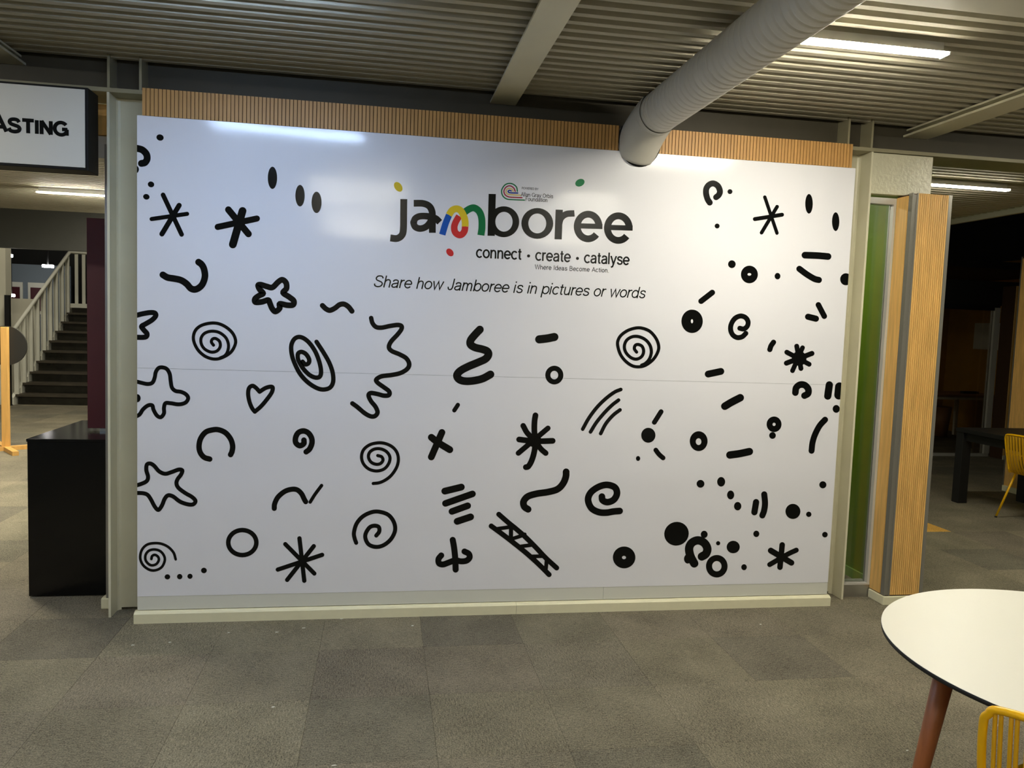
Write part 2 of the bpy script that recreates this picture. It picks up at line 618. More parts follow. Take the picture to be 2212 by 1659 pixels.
K5 = 500 / 2074
CROPS = {'A': (280, 260, K5), 'B': (280, 560, K5), 'C': (280, 900, K5), 'D': (740, 640, K5), 'E': (740, 900, K5), 'F': (1040, 640, K5),
         'G': (1380, 360, K5), 'H': (1380, 700, K5), 'I': (1040, 960, K5), 'J': (1380, 960, K5),
         'K': (780, 360, 640 / 2212), 'L': (840, 370, 280 / 2212), 'M': (1000, 370, 400 / 2212)}


def tfc(c):
    ox, oy, k = CROPS[c]
    return lambda x, y: onY(ox + x * k, oy + y * k, 0.0)


def S(pts, w, closed=False, straight=False, cap='round'):
    """smooth (or straight) brush stroke"""
    p = pts if (straight or len(pts) == 2) else catmull([(a, b) for a, b in pts], closed, 6)
    return stroke2(p, w, cap, closed)


def D(cx, cy, rx, ry=None, rot=0.0):
    e = ell(cx, cy, rx, ry or rx, rot=rot)
    return [Vector(p) for p in e], [tuple(range(len(e)))]


def ANN(cx, cy, rx, ry, hx, hy, hrx, hry, rot=0.0):
    a = ell(cx, cy, rx, ry, n=36); b = ell(hx, hy, hrx, hry, n=36, rot=rot)
    # keep the inner ring in step with the outer one
    b = b[-int(round(math.degrees(rot) / 10)) % 36:] + b[:-int(round(math.degrees(rot) / 10)) % 36] if rot else b
    return [Vector(p) for p in a + b], [(i, (i + 1) % 36, 36 + (i + 1) % 36, 36 + i) for i in range(36)]


def RING(cx, cy, rx, ry, w):
    return ANN(cx, cy, rx + w / 2, ry + w / 2, cx, cy, rx - w / 2, ry - w / 2)


DOODLES = [
    # crop, name, parts
    ('A', 'dot', [D(273, 154, 33, 28, 0.3)]),
    ('A', 'hook', [S([(30, 248), (70, 252), (115, 266), (150, 302), (157, 345), (138, 378), (106, 386)], 62)]),
    ('A', 'dot', [D(52, 440, 32, 36)]),
    ('A', 'dot', [D(192, 574, 29, 26, 0.3)]), ('A', 'dot', [D(150, 685, 29, 25, 0.3)]),
    ('A', 'asterisk', [S([(300, 668), (466, 1022)], 42), S([(444, 762), (290, 1018)], 46), S([(198, 884), (515, 838)], 38)]),
    ('A', 'asterisk', [S([(885, 800), (1065, 1018)], 60), S([(1012, 812), (925, 1112)], 70), S([(790, 955), (1140, 880)], 56)]),
    ('A', 'oval', [D(1280, 515, 42, 100)]), ('A', 'oval', [D(1527, 675, 42, 97)]), ('A', 'oval', [D(1675, 735, 45, 96)]),
    ('A', 'squiggle', [S([(298, 1384), (340, 1408), (400, 1418), (460, 1432), (510, 1464), (552, 1508), (600, 1512), (650, 1472), (675, 1400), (666, 1330), (644, 1290), (618, 1270)], 60)]),
    ('B', 'star', [S([(1280, 252), (1330, 205), (1368, 184), (1402, 212), (1405, 262), (1376, 300), (1430, 338), (1470, 372), (1465, 408), (1415, 412), (1346, 400), (1344, 440), (1306, 468), (1276, 440), (1256, 392), (1240, 366), (1185, 382), (1128, 384), (1124, 354), (1160, 326), (1196, 306), (1164, 268), (1152, 234), (1176, 228), (1230, 244)], 52, True)]),
    ('B', 'tilde', [S([(1728, 415), (1760, 445), (1795, 458), (1840, 438), (1880, 408), (1920, 402), (1960, 425), (1992, 465)], 47)]),
    ('B', 'arrow', [S([(40, 508), (110, 490), (180, 478), (225, 482), (234, 508), (200, 545), (142, 580), (108, 602), (128, 634), (155, 665), (150, 692), (115, 700), (50, 698)], 46)]),
    ('B', 'spiral', [S([(752, 770), (733, 742), (742, 716), (770, 710), (805, 735), (812, 780), (785, 820), (735, 832), (680, 810), (645, 765), (640, 710), (670, 665), (730, 645), (800, 655), (860, 700), (885, 760), (880, 820), (855, 862), (810, 885)], 28),
                      S([(730, 572), (650, 590), (595, 630), (572, 690), (580, 750), (615, 815), (670, 865), (730, 890), (790, 893), (850, 872), (905, 835), (938, 785), (950, 730), (925, 665), (870, 612), (800, 578)], 29, True)]),
    ('B', 'spiral', [S([(1550, 918), (1575, 942), (1604, 930), (1608, 895), (1580, 850), (1540, 830), (1510, 845), (1508, 890), (1525, 930), (1560, 985), (1610, 1035), (1665, 1060), (1705, 1050), (1715, 1000), (1700, 920), (1665, 830), (1615, 755), (1560, 708), (1510, 697), (1470, 722), (1448, 780), (1455, 860), (1482, 940), (1530, 1030), (1600, 1105), (1680, 1155), (1740, 1167), (1795, 1150), (1823, 1100), (1820, 1020), (1790, 930), (1740, 840), (1675, 740)], 40)]),
    ('B', 'splat_star', [S([(40, 1090), (110, 1108), (165, 1118), (205, 1105), (225, 1060), (235, 1010), (260, 975), (295, 969), (335, 985), (360, 1030), (368, 1090), (380, 1150), (412, 1180), (460, 1188), (505, 1210), (525, 1245), (500, 1285), (440, 1300), (370, 1290), (322, 1290), (308, 1330), (308, 1380), (280, 1415), (245, 1400), (215, 1350), (203, 1310), (165, 1310), (120, 1345), (90, 1390), (50, 1412)], 36), D(70, 1245, 29, 36)]),
    ('B', 'heart', [S([(1165, 1187), (1130, 1150), (1100, 1134), (1070, 1155), (1062, 1210), (1075, 1280), (1098, 1335), (1122, 1366)], 38), S([(1122, 1366), (1180, 1315), (1240, 1243), (1275, 1190), (1282, 1150), (1260, 1142), (1215, 1155), (1165, 1187)], 38)]),
    ('C', 'open_ring', [S([(718, 380), (670, 365), (635, 325), (622, 270), (635, 200), (680, 140), (745, 118), (800, 118), (860, 145), (905, 200), (923, 260), (918, 310), (905, 340)], 49)]),
    ('C', 'spiral', [S([(1562, 210), (1560, 242), (1525, 260), (1490, 235), (1487, 190), (1510, 145), (1555, 128), (1600, 145), (1630, 190), (1633, 240), (1612, 290), (1582, 315)], 50)]),
    ('C', 'star', [S([(40, 622), (110, 600), (155, 575), (165, 535), (150, 480), (155, 430), (185, 420), (220, 440), (265, 490), (320, 512), (380, 495), (440, 474), (472, 482), (460, 520), (430, 560), (420, 600), (440, 640), (500, 685), (560, 720), (590, 755), (570, 785), (520, 785), (450, 760), (390, 715), (345, 705), (315, 735), (290, 795), (258, 835), (225, 805), (190, 740), (160, 700), (115, 685), (40, 684)], 37)]),
    ('C', 'swoosh', [S([(1296, 822), (1300, 780), (1330, 720), (1390, 670), (1450, 651), (1500, 655), (1540, 690), (1565, 740), (1578, 762)], 46), S([(1618, 765), (1662, 695), (1720, 617)], 31)]),
    ('C', 'spiral', [S([(195, 1275), (203, 1248), (228, 1238), (255, 1255), (262, 1285), (240, 1320), (200, 1332), (165, 1315), (142, 1280), (145, 1235), (175, 1200), (225, 1190), (275, 1205), (308, 1245), (315, 1290), (290, 1345), (240, 1374), (185, 1374), (130, 1340), (100, 1290), (96, 1240), (115, 1185), (160, 1145), (225, 1133), (290, 1140), (350, 1170), (395, 1220), (413, 1278)], 24)]),
    ('C', 'ring', [RING(1010, 1128, 126, 112, 41)]),
    ('C', 'dot', [D(339, 1435, 25, 23)]), ('C', 'dot', [D(449, 1433, 24)]), ('C', 'dot', [D(541, 1430, 23)]), ('C', 'dot', [D(666, 1378, 26, 25)]),
    ('C', 'asterisk', [S([(1522, 1090), (1565, 1470)], 39), S([(1395, 1142), (1655, 1405)], 39), S([(1650, 1160), (1412, 1462)], 39), S([(1725, 1238), (1328, 1370)], 39)]),
    ('D', 'squiggle', [S([(256, 195), (268, 240), (300, 275), (350, 281), (420, 267), (490, 257), (527, 266), (526, 297), (490, 345), (435, 405), (415, 455), (440, 490), (510, 520), (570, 555), (597, 605), (580, 650), (520, 687), (440, 705), (350, 717), (302, 746), (315, 775), (370, 815), (417, 852), (415, 885), (370, 890), (310, 875), (252, 867), (233, 890), (255, 940), (295, 990), (313, 1040), (290, 1073), (250, 1075), (195, 1045), (130, 990), (88, 960)], 41)]),
    ('D', 'squiggle', [S([(1230, 298), (1190, 340), (1150, 390), (1146, 430), (1185, 458), (1250, 474), (1295, 492), (1307, 522), (1282, 560), (1220, 590), (1120, 632), (1050, 672), (1025, 712), (1050, 748), (1110, 761), (1190, 754), (1260, 735), (1325, 700)], 70)]),
    ('D', 'dash', [S([(1762, 386), (1830, 378), (1897, 365)], 74)]),
    ('D', 'ring', [RING(1897, 706, 58, 61, 46)]),
    ('D', 'dash', [S([(1033, 973), (1001, 1022)], 38)]),
    ('D', 'cross', [S([(890, 1220), (795, 1440)], 61), S([(796, 1264), (855, 1310), (960, 1374)], 63)]),
    ('D', 'asterisk', [S([(1728, 1067), (1720, 1120), (1718, 1200), (1725, 1290), (1720, 1380), (1695, 1470), (1665, 1523), (1642, 1531)], 52), S([(1618, 1160), (1655, 1225), (1720, 1290), (1775, 1365), (1820, 1405)], 50), S([(1840, 1182), (1575, 1405)], 48), S([(1582, 1283), (1720, 1298), (1882, 1295)], 52), D(1720, 1292, 62)]),
    ('D', 'spiral', [S([(315, 1427), (350, 1438), (362, 1468), (340, 1498), (300, 1505), (255, 1485), (232, 1440), (245, 1395), (290, 1368), (345, 1368), (395, 1393), (424, 1440), (415, 1495), (375, 1545), (310, 1565), (240, 1550), (190, 1505), (170, 1445), (185, 1380), (235, 1335), (300, 1315), (370, 1316), (440, 1345), (485, 1395), (500, 1460), (485, 1530), (440, 1600), (385, 1645), (330, 1670), (275, 1677)], 29)]),
    ('E', 'spiral', [S([(302, 1065), (328, 1030), (325, 990), (290, 977), (245, 990), (210, 1040), (205, 1090), (235, 1145), (300, 1167), (370, 1150), (435, 1095), (470, 1020), (460, 945), (410, 880), (330, 852), (260, 856), (180, 895), (125, 960), (102, 1040), (108, 1090), (122, 1130)], 37)]),
    ('E', 'bar', [S([(916, 667), (1064, 631)], 62)]), ('E', 'bar', [S([(922, 777), (1164, 692)], 60)]),
    ('E', 'bar', [S([(980, 849), (1121, 798)], 60)]), ('E', 'bar', [S([(1027, 938), (1147, 898)], 62)]),
    ('E', 'wave', [S([(2003, 494), (2000, 540), (1975, 600), (1925, 650), (1840, 675), (1740, 690), (1660, 715), (1622, 760), (1628, 805), (1662, 830)], 61)]),
    ('E', 'ladder', [S([(1400, 875), (1480, 945), (1560, 1010), (1640, 1080), (1730, 1170), (1820, 1265), (1918, 1355)], 46), S([(1332, 980), (1420, 1044), (1530, 1128), (1650, 1225), (1760, 1325), (1850, 1415)], 46),
                      S([(1375, 1006), (1490, 990)], 34), S([(1510, 1000), (1508, 1095)], 38), S([(1500, 1100), (1600, 1068)], 34), S([(1575, 1165), (1690, 1150)], 34), S([(1690, 1252), (1790, 1250)], 34), S([(1828, 1292), (1822, 1360)], 36), D(1632, 1054, 17)]),
    ('E', 'anchor', [S([(987, 1104), (1000, 1180), (1010, 1280), (1013, 1370)], 55), S([(884, 1243), (860, 1275), (864, 1313), (900, 1324), (950, 1307), (1010, 1287), (1060, 1296), (1110, 1290), (1138, 1262), (1130, 1228), (1092, 1208)], 54)]),
    ('F', 'spiral', [S([(1390, 500), (1370, 470), (1378, 440), (1405, 432), (1440, 450), (1453, 495), (1435, 540), (1390, 563), (1340, 550), (1295, 505), (1280, 450), (1300, 395), (1350, 363), (1410, 362), (1470, 390), (1510, 440), (1522, 500), (1505, 560), (1470, 600), (1435, 617)], 29),
                      S([(1380, 285), (1310, 307), (1250, 350), (1222, 400), (1222, 450), (1245, 520), (1290, 580), (1350, 622), (1410, 632), (1470, 618), (1535, 570), (1575, 510), (1588, 450), (1565, 380), (1510, 315), (1440, 286)], 29, True)]),
    ('F', 'arc', [S([(1248, 835), (1190, 860), (1110, 920), (1030, 1000), (960, 1095), (907, 1190)], 33)]),
    ('F', 'arc', [S([(1228, 930), (1170, 975), (1100, 1045), (1030, 1130), (977, 1215)], 33)]),
    ('F', 'arc', [S([(1241, 1018), (1180, 1065), (1115, 1140), (1068, 1230)], 33)]),
    ('F', 'dash', [S([(1609, 1034), (1549, 1129)], 44)]), ('F', 'dot', [D(1495, 1245, 64, 67)]),
    ('F', 'dash', [S([(1562, 1378), (1590, 1415), (1627, 1448)], 43)]), ('F', 'dot', [D(1403, 1453, 19, 22)]),
    ('F', 'ring', [ANN(1946, 1298, 80, 89, 1945, 1302, 25, 30)]),
    ('F', 'ring', [ANN(1887, 224, 96, 105, 1886, 224, 10, 18)]),
    ('G', 'hook', [S([(635, 322), (615, 290), (602, 240), (605, 195), (630, 162), (668, 151), (708, 174), (726, 220), (715, 254), (692, 274)], 54)]),
    ('G', 'dot', [D(816, 224, 22)]), ('G', 'dot', [D(701, 532, 22)]),
    ('G', 'asterisk', [S([(1128, 273), (1237, 595)], 31), S([(1238, 359), (1099, 592)], 33), S([(1039, 470), (1282, 431)], 36)]),
    ('G', 'oval', [D(1524, 333, 34, 88)]), ('G', 'oval', [D(1763, 493, 33, 84)]),
    ('G', 'bar', [S([(1488, 793), (1600, 797), (1694, 805)], 61)]),
    ('G', 'bar', [S([(1438, 916), (1500, 962), (1570, 1004), (1612, 1015)], 56)]),
    ('G', 'dot', [D(1854, 1009, 51, 54)]),
    ('G', 'dot', [D(833, 874, 34, 35)]), ('G', 'ring', [ANN(990, 966, 76, 79, 990, 965, 17, 12)]), ('G', 'dot', [D(1242, 981, 26, 29)]),
    ('G', 'dash', [S([(657, 1128), (558, 1205)], 51)]),
    ('G', 'curl', [S([(904, 1448), (940, 1454), (970, 1430), (978, 1390), (955, 1352), (910, 1338), (860, 1360), (828, 1410), (822, 1460), (840, 1506), (880, 1531), (925, 1524), (958, 1494)], 45)]),
    ('G', 'dash', [S([(1608, 1238), (1661, 1340)], 50)]), ('G', 'dash', [S([(1516, 1345), (1586, 1362)], 56)]),
    ('H', 'dash', [S([(1206, 163), (1184, 195), (1173, 228)], 47)]),
    ('H', 'asterisk', [S([(1325, 252), (1525, 360)], 44), S([(1550, 263), (1322, 350)], 46), S([(1414, 198), (1452, 398)], 44), S([(1466, 212), (1376, 418)], 42), D(1436, 308, 66)]),
    ('H', 'dash', [S([(621, 448), (734, 424)], 62)]), ('H', 'dash', [S([(770, 736), (830, 700), (908, 660)], 68)]),
    ('H', 'hook', [S([(1402, 614), (1410, 570), (1445, 543), (1487, 548), (1517, 582), (1515, 622), (1484, 641)], 60)]),
    ('H', 'bar', [S([(1706, 545), (1692, 645)], 66)]), ('H', 'bar', [S([(1797, 562), (1790, 636)], 80)]), ('H', 'dot', [D(1768, 760, 32, 35)]),
    ('H', 'arc', [S([(1668, 857), (1620, 910), (1580, 985), (1556, 1060), (1547, 1135)], 54)]),
    ('H', 'ring', [ANN(1211, 898, 67, 70, 1211, 898, 14, 15)]), ('H', 'dot', [D(1197, 998, 30)]),
    ('H', 'bar', [S([(815, 1173), (900, 1161), (990, 1142)], 67)]),
    ('H', 'dot', [D(552, 1431, 35)]), ('H', 'dot', [D(737, 1413, 36, 43)]), ('H', 'dot', [D(822, 1531, 32, 40)]), ('H', 'dot', [D(1648, 1440, 32)]),
    ('J', 'dot', [D(885, 553, 33, 38)]),
    ('J', 'bar', [S([(1050, 517), (1035, 607)], 57)]), ('J', 'bar', [S([(1123, 447), (1130, 530), (1121, 595), (1106, 636)], 55)]),
    ('J', 'dot', [D(1380, 600, 67, 68)]), ('J', 'dot', [D(1522, 626, 24)]), ('J', 'dot', [D(1667, 808, 25)]), ('J', 'dot', [D(1052, 801, 27, 29)]),
    ('J', 'blob', [D(337, 800, 111, 106, -0.4)]),
    ('J', 'hook', [S([(496, 1066), (462, 1000), (450, 930), (476, 880), (530, 859), (585, 882), (613, 932), (600, 980), (564, 1004)], 75), D(585, 806, 31, 33), D(437, 1025, 33, 42)]),
    ('J', 'dot', [D(710, 885, 19)]), ('J', 'dot', [D(845, 919, 59, 56)]), ('J', 'ring', [ANN(698, 1091, 97, 101, 698, 1091, 42, 46)]),
    ('J', 'dot', [D(942, 1100, 25, 27)]),
    ('J', 'asterisk', [S([(1284, 900), (1264, 1100)], 50), S([(1182, 951), (1366, 1060)], 53), S([(1410, 947), (1330, 985), (1172, 1076)], 45)]),
    ('I', 'spiral', [S([(1079, 467), (1086, 500), (1130, 517), (1185, 495), (1214, 440), (1195, 385), (1125, 362), (1050, 380), (980, 430), (955, 497), (985, 570), (1050, 606), (1120, 611), (1180, 601), (1238, 596)], 60)]),
    ('I', 'ring', [ANN(1278, 1012, 101, 98, 1277, 1013, 18, 15)]),
]
for c, nm, parts in DOODLES:
    decal(nm, parts, tfc(c), M_INK, mural, clip=True)

# ---- the logo word
B_ = 'butt'
decal('letter_j', [S([(255, 475), (252, 700), (248, 980), (222, 1090), (140, 1146), (24, 1138)], 118, cap=B_)], tfc('L'), M_INK, mural)
decal('letter_a', [S([(424, 546), (580, 549), (684, 592), (735, 680), (742, 800), (742, 1050)], 116, cap=B_),
                   S([(868, 870), (800, 806), (690, 772), (540, 766), (452, 805), (421, 880)], 112, cap=B_), S([(432, 846), (421, 880), (452, 950), (530, 978), (620, 955), (690, 890), (740, 800)], 112, cap=B_)], tfc('L'), M_INK, mural)
decal('letter_m_blue', [S([(911, 1082), (965, 900), (1027, 745)], 110, cap=B_)], tfc('L'), M_LOGO['b'], mural, y=YD - 0.0002)
decal('letter_m_red', [S([(1302, 940), (1290, 1020), (1245, 1078), (1190, 1086), (1132, 1040), (1115, 960), (1135, 880), (1175, 805), (1200, 765)], 112, cap=B_)], tfc('L'), M_LOGO['r'], mural, y=YD - 0.0002)
decal('letter_m_green', [S([(1570, 1092), (1588, 960), (1583, 800), (1540, 685), (1460, 626), (1380, 640), (1280, 705)], 118, cap=B_)], tfc('L'), M_LOGO['g'], mural, y=YD - 0.0002)
decal('letter_m_yellow', [S([(1024, 746), (1078, 668), (1150, 640), (1220, 668), (1275, 760), (1300, 850), (1302, 942)], 116, cap=B_)], tfc('L'), M_LOGO['y'], mural, y=YD - 0.0004)
decal('letter_b', [S([(350, 271), (337, 771)], 86, cap=B_), ANN(488, 603, 184, 185, 490, 603, 103, 118)], tfc('M'), M_INK, mural)
decal('letter_o', [ANN(888, 623, 190, 184, 888, 623, 107, 118)], tfc('M'), M_INK, mural)
decal('letter_r', [S([(1150, 459), (1137, 813)], 86, cap=B_), S([(1146, 640), (1170, 562), (1235, 512), (1332, 503)], 76, cap=B_)], tfc('M'), M_INK, mural)
for dx, dy in ((0, 0), (361, 19)):
    e = [(1495 + dx + 130 * math.cos(R(t)), 660 + dy - 147 * math.sin(R(t))) for t in range(0, 322, 8)]
    decal('letter_e', [stroke2(e, 82, B_), S([(1400 + dx, 652 + dy), (1666 + dx, 660 + dy)], 62, cap=B_)], tfc('M'), M_INK, mural)
decal('logo_dot', [D(160, 266, 62, 92, -0.62)], tfc('L'), M_LOGO['y'], mural)
decal('logo_dot', [D(1397, 137, 58, 43, -0.45)], tfc('M'), M_LOGO['e'], mural)
decal('logo_dot', [D(1042, 1385, 54, 74, -0.7)], tfc('L'), M_LOGO['r'], mural)
decal('swirl_green', [S([(650, 240), (640, 190), (600, 155), (550, 145), (500, 165), (466, 215), (462, 255), (480, 300), (520, 330), (570, 338), (735, 345)], 14)], tfc('M'), M_LOGO['g'], mural)
decal('swirl_red', [S([(625, 240), (610, 205), (580, 180), (545, 175), (510, 195), (490, 235), (500, 275), (530, 300), (575, 310), (705, 315)], 14)], tfc('M'), M_LOGO['c'], mural)
decal('swirl_sand', [S([(600, 240), (585, 215), (555, 205), (525, 215), (515, 245), (530, 270), (570, 280), (685, 287)], 15)], tfc('M'), M_LOGO['s'], mural)
decal('swirl_blue', [S([(577, 235), (555, 228), (540, 240), (550, 254), (580, 258), (655, 260)], 15)], tfc('M'), M_LOGO['n'], mural)


# ---- lettering: a plain stroke alphabet (baseline 0, x-height 5.2, capitals 7.2)
def ea(cx, cy, rx, ry, a0, a1, n=16):
    return [(cx + rx * math.cos(R(a0 + (a1 - a0) * i / n)), cy + ry * math.sin(R(a0 + (a1 - a0) * i / n))) for i in range(n + 1)]


def sm(*p):
    return [tuple(q) for q in catmull(list(p), False, 6)]


ARCH = sm((0.7, 3.0), (1.2, 4.25), (2.3, 4.8), (3.4, 4.4), (3.8, 3.3)) + [(3.8, 0)]
O_ = ea(2.4, 2.6, 1.95, 2.25, 0, 360, 28)
GL = {
    'o': ([O_], 4.9), 'c': ([ea(2.4, 2.6, 1.95, 2.25, 42, 318, 22)], 4.5),
    'e': ([ea(2.4, 2.6, 1.95, 2.25, 0, 322, 24), [(0.6, 2.6), (4.35, 2.6)]], 4.8),
    'a': ([sm((0.75, 3.8), (1.3, 4.6), (2.3, 4.82), (3.4, 4.5), (3.8, 3.6)) + [(3.8, 0)],
           sm((3.8, 3.0), (2.4, 2.75), (1.0, 2.35), (0.55, 1.45), (1.0, 0.6), (2.0, 0.38), (3.2, 0.8), (3.8, 1.8))], 4.7),
    'b': ([[(0.7, 7.2), (0.7, 0)], ea(2.65, 2.6, 1.9, 2.25, 0, 360, 28)], 5.0),
    'd': ([[(4.2, 7.2), (4.2, 0)], ea(2.3, 2.6, 1.9, 2.25, 0, 360, 28)], 5.0),
    'p': ([[(0.7, 5.2), (0.7, -2.1)], ea(2.65, 2.6, 1.9, 2.25, 0, 360, 28)], 5.0),
    'h': ([[(0.7, 7.2), (0.7, 0)], ARCH], 4.7), 'n': ([[(0.7, 5.2), (0.7, 0)], ARCH], 4.7),
    'm': ([[(0.7, 5.2), (0.7, 0)], sm((0.7, 3.2), (1.1, 4.3), (2.0, 4.8), (2.9, 4.4), (3.3, 3.4)) + [(3.3, 0)],
           sm((3.3, 3.2), (3.7, 4.3), (4.6, 4.8), (5.5, 4.4), (5.9, 3.4)) + [(5.9, 0)]], 7.0),
    'r': ([[(0.7, 5.2), (0.7, 0)], sm((0.7, 3.0), (1.1, 4.2), (1.9, 4.75), (2.8, 4.75))], 2.9),
    'i': ([[(0.7, 5.2), (0.7, 0)], [(0.7, 7.2), (0.7, 6.3)]], 1.7), 'l': ([[(0.7, 7.2), (0.7, 0)]], 1.7),
    's': ([sm((3.7, 3.8), (3.3, 4.55), (2.2, 4.82), (1.1, 4.5), (0.8, 3.8), (1.3, 3.05), (2.4, 2.7), (3.5, 2.2), (3.8, 1.4), (3.3, 0.62), (2.2, 0.38), (1.1, 0.65), (0.6, 1.5))], 4.4),
    't': ([[(1.3, 6.6), (1.3, 1.4)] + sm((1.3, 1.2), (1.6, 0.52), (2.5, 0.4)), [(0.2, 4.85), (2.5, 4.85)]], 2.8),
    'u': ([[(0.7, 5.2)] + sm((0.7, 1.8), (1.2, 0.7), (2.2, 0.4), (3.3, 0.85), (3.8, 2.0)), [(3.8, 5.2), (3.8, 0)]], 4.7),
    'w': ([[(0.3, 5.2), (1.8, 0.2), (3.3, 5.0), (4.8, 0.2), (6.3, 5.2)]], 6.6),
    'y': ([[(0.3, 5.2), (2.3, 0.2)], [(4.2, 5.2), (2.3, 0.2), (1.7, -1.4), (0.5, -1.8)]], 4.5),
    'J': ([[(3.2, 7.2), (3.2, 2.2)] + sm((3.2, 2.0), (2.8, 0.8), (1.9, 0.38), (0.9, 0.8), (0.5, 2.1))], 4.1),
    'S': ([sm((5.0, 5.4), (4.3, 6.5), (2.9, 6.85), (1.5, 6.5), (0.95, 5.4), (1.5, 4.4), (3.0, 3.75), (4.6, 3.1), (5.2, 2.0), (4.6, 0.8), (3.0, 0.36), (1.3, 0.8), (0.6, 2.1))], 5.9),
    'W': ([[(0.2, 7.2), (2.1, 0.2), (4.0, 7.0), (5.9, 0.2), (7.8, 7.2)]], 8.0), 'I': ([[(0.8, 7.2), (0.8, 0)]], 1.8),
    'B': ([[(0.8, 7.2), (0.8, 0)], [(0.8, 6.85)] + ea(2.8, 5.35, 1.6, 1.5, 90, -90), [(0.8, 3.85)] + ea(2.9, 2.1, 1.9, 1.75, 90, -90) + [(0.8, 0.35)]], 5.5),
    'A': ([[(0.2, 0), (2.9, 6.9), (5.6, 0)], [(1.2, 2.4), (4.6, 2.4)]], 5.8),
    'F': ([[(0.8, 7.2), (0.8, 0)], [(0.8, 6.85), (4.4, 6.85)], [(0.8, 3.8), (4.0, 3.8)]], 4.8),
    'G': ([ea(3.4, 3.6, 2.75, 3.25, 38, 325, 26), [(6.2, 3.3), (3.8, 3.3)], [(5.9, 3.3), (5.9, 0.1)]], 6.7),
    'O': ([ea(3.4, 3.6, 2.8, 3.25, 0, 360, 30)], 6.8),
    'P': ([[(0.8, 7.2), (0.8, 0)], [(0.8, 6.85)] + ea(2.9, 5.1, 1.8, 1.75, 90, -90) + [(0.8, 3.35)]], 5.1),
    'R': ([[(0.8, 7.2), (0.8, 0)], [(0.8, 6.85)] + ea(2.9, 5.1, 1.8, 1.75, 90, -90) + [(0.8, 3.35)], [(3.0, 3.4), (5.0, 0)]], 5.5),
    'E': ([[(0.8, 7.2), (0.8, 0)], [(0.8, 6.85), (4.6, 6.85)], [(0.8, 3.7), (4.2, 3.7)], [(0.8, 0.35), (4.6, 0.35)]], 5.0),
    'D': ([[(0.8, 7.2), (0.8, 0)], [(0.8, 6.85)] + ea(2.4, 3.6, 3.0, 3.25, 90, -90) + [(0.8, 0.35)]], 5.9),
    'Y': ([[(0.2, 7.2), (2.7, 3.4), (5.2, 7.2)], [(2.7, 3.4), (2.7, 0)]], 5.4),
    'T': ([[(0.2, 6.8), (5.2, 6.8)], [(2.7, 6.8), (2.7, 0)]], 5.4),
    'N': ([[(0.8, 0), (0.8, 7.2)], [(0.8, 7.0), (4.8, 0.2)], [(4.8, 7.2), (4.8, 0)]], 5.6),
    '.': ([[(0.8, 0.9), (0.8, 0)]], 1.9), '*': ([[(1.85, 2.6), (1.95, 2.6)]], 3.8), ' ': ([], 2.6),
}


def write(text, x0, x1, zb, cap, weight, parent, y=YD, shear=0.0, track=0.0, material=None, name='lettering'):
    """text fitted between x0 and x1 on the wall, baseline zb, capital height cap (metres)"""
    tot = sum(GL[c][1] + track for c in text) - track
    sx = (x1 - x0) / tot
    sz = cap / 7.2
    cur = 0.0
    word = []
    words = []
    for c in text:
        st, adv = GL[c]
        if c == ' ':
            if word:
                words.append(word); word = []
        wgt = weight * (1.9 if c == '*' else 1)
        for s in st:
            word.append(stroke2([((cur + a) * sx + b * sz * shear, b * sz) for a, b in s], wgt * sz, 'butt' if c != '*' else 'round'))
        cur += adv + track
    if word:
        words.append(word)
    for w in words:
        decal(name, w, lambda a, b: Vector((x0 + a, 0, zb + b)), material or M_INK, parent, y=y)


write('Share how Jamboree is in pictures or words', -0.055, 1.428, 1.7665, 0.062, 0.76, mural, shear=0.21, name='slogan_word')
write('connect * create * catalyse', 0.482, 1.330, 1.9445, 0.063, 0.98, mural, name='tagline_word', track=0.15)
write('Where Ideas Become Action.', 0.803, 1.217, 1.8985, 0.0255, 0.78, mural, name='small_word', track=0.4)
write('POWERED BY', 0.715, 0.806, 2.3175, 0.0115, 0.75, mural, name='small_word')
write('Allan Gray Orbis', 0.712, 0.888, 2.280, 0.0215, 0.72, mural, name='small_word', track=0.2)
write('Foundation', 0.738, 0.858, 2.2575, 0.0215, 0.72, mural, name='small_word', track=0.2)


# ------------------------------------------------------------------ slatted oak strip over the mural
def slats(x0, x1, y, z0, z1, pitch=0.019, gap=0.0036, t=0.006, hole=None):
    mb = MB()
    n = int(round((x1 - x0) / pitch))
    p = (x1 - x0) / n
    for i in range(n):
        if hole and hole[0] < x0 + (i + 0.5) * p < hole[1]:
            continue
        mb.box(x0 + i * p + gap / 2, x0 + (i + 1) * p - gap / 2, y, y + t, z0, z1)
    return mb


cl = thing('slatted_oak_strip', (0.7, 0.0, 2.557), 'long slatted oak strip above the mural board', 'wood cladding')
box('backing', (-1.188, 1.243, 0.008, 0.022, 2.558, 2.688), M_WOODB, cl)
box('backing', (1.462, 2.622, 0.008, 0.022, 2.558, 2.688), M_WOODB, cl)
obj('slat_row', slats(-1.188, 2.622, 0.002, 2.557, 2.689, hole=(1.243, 1.462)), M_WOOD_SHADED, cl, kind='stuff')


